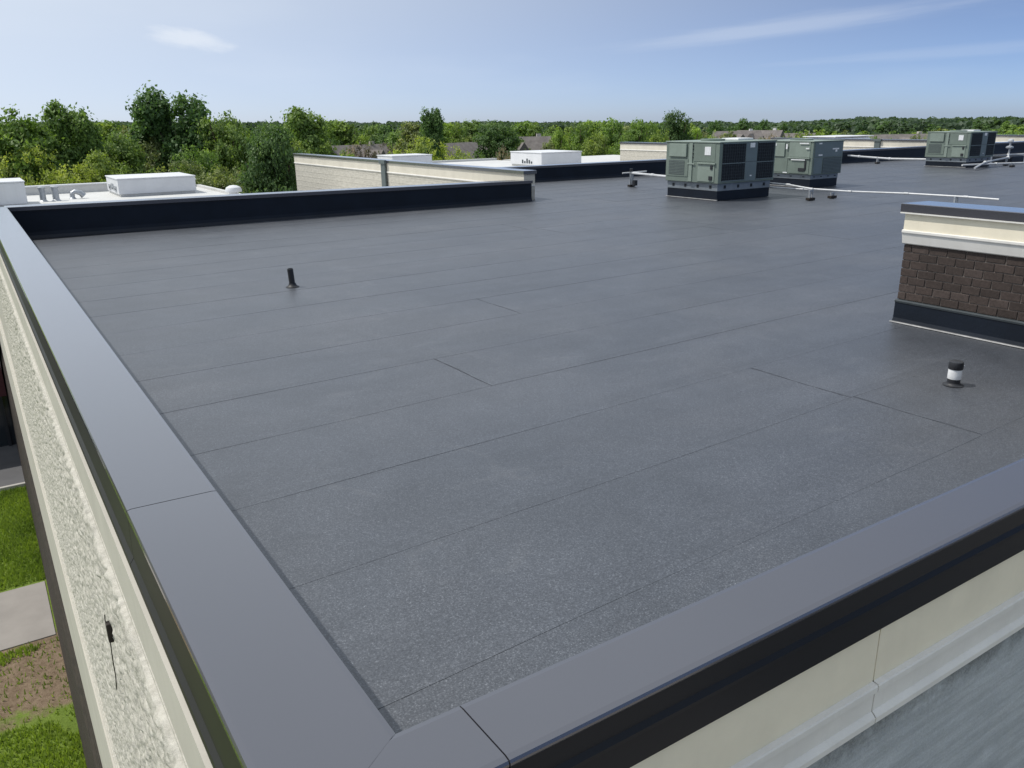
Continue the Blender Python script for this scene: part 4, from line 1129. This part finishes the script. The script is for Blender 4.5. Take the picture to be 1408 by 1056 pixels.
row = [('broad', 0, 765, 173, 88, 50, 'light'), ('broad', 1, 800, 164, 92, 60, 'mid'), ('broad', 2, 840, 159, 90, 66, 'mid'), ('broad', 0, 876, 161, 94, 56, 'mid'),
       ('broad', 1, 822, 178, 80, 56, 'light'), ('bush', 1, 785, 198, 78, 60, 'light'), ('bush', 0, 850, 196, 76, 60, 'mid'), ('broad', 2, 862, 178, 84, 50, 'mid'), ('bush', 2, 815, 205, 74, 60, 'mid'),
       ('broad', 2, 895, 164, 98, 44, 'mid'), ('broad', 1, 755, 190, 86, 40, 'olive'), ('bush', 1, 880, 200, 78, 50, 'light'), ('broad', 0, 955, 172, 96, 44, 'light'), ('bush', 0, 740, 208, 84, 50, 'olive')]
row_names = ('pale green tree at the left end of the dense row', 'second tree of the dense row behind the wide white box', 'broad tree at the highest middle of the dense row', 'tree of the dense row between its middle and the tall round tree',
             'pale tree standing before the middle of the dense row', 'low pale bush before the left end of the dense row', 'low green bush above the left end of the short cream wall', 'mid green tree before the right half of the dense row',
             'low green bush before the middle of the dense row', 'narrow tree touching the tall round dark tree from the left', 'small olive tree left of the dense row', 'low pale bush above the short cream wall',
             'pale green tree touching the tall round dark tree from the right', 'low olive bush right of the wide white box')
for (kind, v, px, py, d, w, tone), nm in zip(row, row_names):
    tree(kind, v, 'near' if d < 90 else 'mid', px, py, d, w, tone, nm, GM, name='bush' if ' bush ' in nm else 'tree')
mid2 = []
rr = random.Random(5)
for px in range(110, 760, 17):
    mid2.append((rr.choice(('broad', 'broad', 'cone', 'tall')), rr.randrange(3), px + rr.uniform(-8, 8), 170 + rr.uniform(-4, 5) + (3 if px < 420 else 0), rr.uniform(150, 230), rr.uniform(26, 40), rr.choice(('dark', 'dark', 'mid', 'pine'))))
for px in range(440, 770, 20):
    mid2.append((rr.choice(('broad', 'bush', 'broad')), rr.randrange(3), px + rr.uniform(-8, 8), 184 + rr.uniform(-6, 5), rr.uniform(112, 145), rr.uniform(34, 52), rr.choice(('mid', 'light', 'olive', 'mid', 'dark'))))
for kind, v, px, py, d, w, tone in mid2:
    tree(kind, v, 'mid' if d < 140 else 'far', px, py, d, w, tone, 'tree in the distant wood above the cream wall', 'trees of the distant wood')
for px, py, d, w, tone in ((628, 200, 108, 34, 'mid'), (640, 206, 104, 30, 'light'), (664, 203, 106, 26, 'mid'), (700, 201, 106, 22, 'dark'), (724, 198, 108, 24, 'mid'), (474, 203, 100, 34, 'mid'), (520, 200, 102, 36, 'olive'),
                           (1004, 187, 150, 22, 'light'), (1030, 186, 152, 20, 'mid'), (1058, 187, 150, 22, 'olive'), (1085, 187, 160, 26, 'mid')):
    nm = {628: 'green bush at the left end of the left pink roof', 640: 'pale bush before the left half of the left pink roof', 664: 'green bush before the right half of the left pink roof', 700: 'dark bush before the left half of the right pink roof',
          724: 'green bush before the right end of the right pink roof', 474: 'green bush before the house above the cream wall, left', 520: 'olive bush before the house above the cream wall, right', 1004: 'pale bush left of the left white house',
          1030: 'green bush between the two white houses', 1058: 'olive bush right of the right white house', 1085: 'green bush before the far pale roofed house'}[px]
    tree('bush', int(px) % 3, 'mid', px, py, d, w, tone, nm, 'bushes before the far houses', name='bush')
fill = []
for px in range(-20, 960, 21):
    h_ = 610 < px < 770 or 455 < px < 530
    fill.append((rr.choice(('broad', 'broad', 'tall')), rr.randrange(3), px + rr.uniform(-6, 6), (172 if px < 440 else 171 if px < 760 else 166) + rr.uniform(-6, 5), rr.uniform(134, 150) if h_ else rr.uniform(96, 128), rr.uniform(40, 58), rr.choice(('mid', 'mid', 'dark', 'light', 'olive'))))
for kind, v, px, py, d, w, tone in fill:
    tree(kind, v, 'mid', px, py, d, w, tone, 'rounded tree in the belt of woodland behind the roofs, left of the units', 'trees of the woodland belt')
right = []
for px in range(955, 1425, 16):
    right.append((rr.choice(('broad', 'bush', 'broad')), rr.randrange(3), px + rr.uniform(-7, 7), 178 + rr.uniform(-4, 4), rr.uniform(150, 230), rr.uniform(28, 44), rr.choice(('mid', 'light', 'olive', 'mid', 'dark', 'light'))))
for px in range(1090, 1420, 20):
    right.append(('bush', rr.randrange(3), px + rr.uniform(-8, 8), 186 + rr.uniform(-4, 4), rr.uniform(95, 140), rr.uniform(36, 52), rr.choice(('light', 'lime', 'olive', 'light', 'mid'))))
for px in range(990, 1420, 22):
    right.append(('broad', rr.randrange(3), px + rr.uniform(-8, 8), 170 + rr.uniform(-4, 3) - (3 if px > 1150 else 0), rr.uniform(260, 380), rr.uniform(26, 38), rr.choice(('dark', 'pine', 'dark', 'mid'))))
for kind, v, px, py, d, w, tone in right:
    tree(kind, v, 'far' if d > 150 else 'mid', px, py, d, w, tone, 'tree in the distant wood behind the units at right', 'trees of the distant wood')
for (px, py, d, w, nm) in ((690, 200, 100, 26, 'pinkish grey tree between the two pink roofs'), (745, 196, 104, 44, 'pinkish grey tree right of the pink roofs'), (470, 196, 108, 40, 'pinkish grey tree above the left half of the cream wall'),
                           (1062, 183, 165, 26, 'pinkish grey tree right of the white houses'), (1100, 182, 170, 30, 'pinkish grey tree above the second unit'), (980, 184, 150, 30, 'pinkish grey tree left of the white houses')):
    tree('bush', px % 3, 'mid', px, py, d, w, 'pink', nm, 'pinkish trees among the houses')

# far wooded rise: nobody could count these trees
def far_wood():
    r = np.random.default_rng(4); Vs, Qs, Ts = [], [], []; k = 0
    def crown(p, w, h, n):
        nonlocal k
        d = r.normal(size=(n, 3)); d /= np.linalg.norm(d, axis=1)[:, None]; d[:, 2] = np.abs(d[:, 2]) * 1.1 - 0.15
        c = p + d * np.array([w, w, h]) * (0.75 + 0.3 * r.random((n, 1)))
        nr = d + r.normal(size=(n, 3)) * 0.6; nr /= np.linalg.norm(nr, axis=1)[:, None]
        t1 = np.cross(nr, r.normal(size=(n, 3))); t1 /= np.linalg.norm(t1, axis=1)[:, None]; t2 = np.cross(nr, t1)
        s = w * 0.24 * (0.6 + 0.8 * r.random((n, 1)))
        V = np.stack([c - t1 * s, c + t2 * s * .7, c + t1 * s, c - t2 * s * .7], 1).reshape(-1, 3)
        Vs.append(V); Qs.append(np.arange(n * 4).reshape(-1, 4) + k); k += n * 4
        Ts.append(np.clip(0.4 + (r.random() - .5) * .6 + (r.random(n) - .5) * .3, 0, 1))
    TL = lambda px: float(np.interp(px, [-400, 450, 760, 960, 1060, 1130, 1190, 1240, 1300, 1408, 1800], [170, 167.5, 168, 168, 168.5, 166, 160.5, 163.5, 162.5, 161.5, 160]))
    for i in range(2600):
        px = r.uniform(-160, 1560); d = 320 + 1120 * r.random() ** 1.2
        top = TL(px) + 6.0 * (1 - (d - 320) / 1120)
        z = height_at(px, top + r.uniform(-1.2, 2.5), d)
        w = r.uniform(3.2, 6.5) * (d / 600) ** 0.35
        crown(np.array(bearing(px, d, z - w * 0.8)), w, w * 1.0, 100)
    o = fast_mesh('far_wood', np.concatenate(Vs), np.concatenate(Qs), 'leaf', tint=np.concatenate(Ts))
    o.color = (0.088, 0.136, 0.078, 1)
    tag(o, 'far dark green wood along the horizon', 'wood', kind='stuff')
    # ground that carries it
    nx, nd = 90, 14; V = []
    for i in range(nx):
        px = -400 + 2200 * i / (nx - 1)
        for j in range(nd):
            d = 240 + 1255 * (j / (nd - 1)) ** 1.3
            zt = height_at(px, TL(px) + 3.0 + 6.0 * (1 - (d - 320) / 1120), d) - 2.5
            V.append(bearing(px, d, GZ - 0.5 if j == 0 or j == nd - 1 else max(GZ - 0.5, zt)))
    Q = [(i * nd + j, (i + 1) * nd + j, (i + 1) * nd + j + 1, i * nd + j + 1) for i in range(nx - 1) for j in range(nd - 1)]
    h = mesh_obj('hills', V, Q, 'far_canopy', None, True)
    tag(h, 'low wooded rise at the horizon', 'hill', kind='structure')
far_wood()

# ------------------------------------------------------------------ houses among the trees
def house(label, px, py_ridge, dist, L, W, wallh, roofh, rot, wall='house_wall', roof='house_roof'):
    zr = height_at(px, py_ridge, dist)
    zb = min(zr - wallh - roofh, GZ + 6)
    o = empty('house', bearing(px, dist, zb), R(rot))
    w = MB().box(-L / 2, L / 2, -W / 2, W / 2, GZ - zb - 1, wallh).build('wall', wall, o)
    m = MB(); e = 0.4
    m.add([(-L / 2 - e, -W / 2 - e, wallh - .1), (L / 2 + e, -W / 2 - e, wallh - .1), (L / 2 + e, W / 2 + e, wallh - .1), (-L / 2 - e, W / 2 + e, wallh - .1), (-L / 2 - e * .4, 0, wallh + roofh), (L / 2 + e * .4, 0, wallh + roofh)],
          [(0, 1, 5, 4), (2, 3, 4, 5), (0, 4, 3), (1, 2, 5), (0, 3, 2, 1)])
    m.box(-L * .1, L * .1, -W / 2 - 0.9, -W * .1, wallh * .5, wallh + roofh * .35)
    rf = m.build('roof', roof, o)
    MB().add([(-L * .15, -W / 2 - 1.1, wallh + roofh * .34), (L * .15, -W / 2 - 1.1, wallh + roofh * .34), (0, -W / 2 - 1.1, wallh + roofh * .85), (-L * .15, 0, wallh + roofh * .34), (L * .15, 0, wallh + roofh * .34), (0, 0, wallh + roofh * .85)],
             [(0, 1, 2), (0, 2, 5, 3), (1, 4, 5, 2), (3, 5, 4), (0, 3, 4, 1)]).build('gable', roof, rf)
    MB().box(L * .28, L * .28 + .6, W * .05, W * .05 + .6, wallh + roofh * .3, wallh + roofh + .35).build('chimney', wall, rf)
    for s in (-0.38, -0.24, 0.2, 0.36):
        for z in ((0.55,) if wallh < 4 else (0.2, 0.65)):
            fr = MB().box(L * s - .65, L * s + .65, -W / 2 - 0.06, -W / 2 - .001, wallh * z - .15, wallh * z + 1.35).build('window', 'house_wall_white', o)
            MB().box(L * s - .55, L * s + .55, -W / 2 - 0.08, -W / 2 - .061, wallh * z - .05, wallh * z + 1.25).build('pane', 'window_glass', fr)
    tag(o, label, 'house')
house('grey-pink roofed house left of the dense dark tree', 652, 195, 118, 13, 9, 5.2, 3.6, 20)
house('grey-pink roofed house right of the dense dark tree', 712, 188, 122, 10, 9, 5.2, 4.2, -25)
house('house with pale roof left of the bright green bushes', 490, 199, 112, 8, 9, 5.0, 3.6, 10)
house('white house above the nearest unit, left one', 1015, 180, 175, 9, 8, 4.8, 3.4, -35, 'house_wall_white', 'house_roof')
house('white house above the nearest unit, right one', 1046, 179, 178, 9, 8, 4.8, 3.6, -70, 'house_wall_white', 'house_roof')
house('grey house behind the far parapet at right', 1238, 184.5, 150, 13, 9, 4.6, 3.0, -30)
house('far house with pale roof right of the white houses', 1090, 183, 190, 11, 9, 4.8, 3.2, -50)
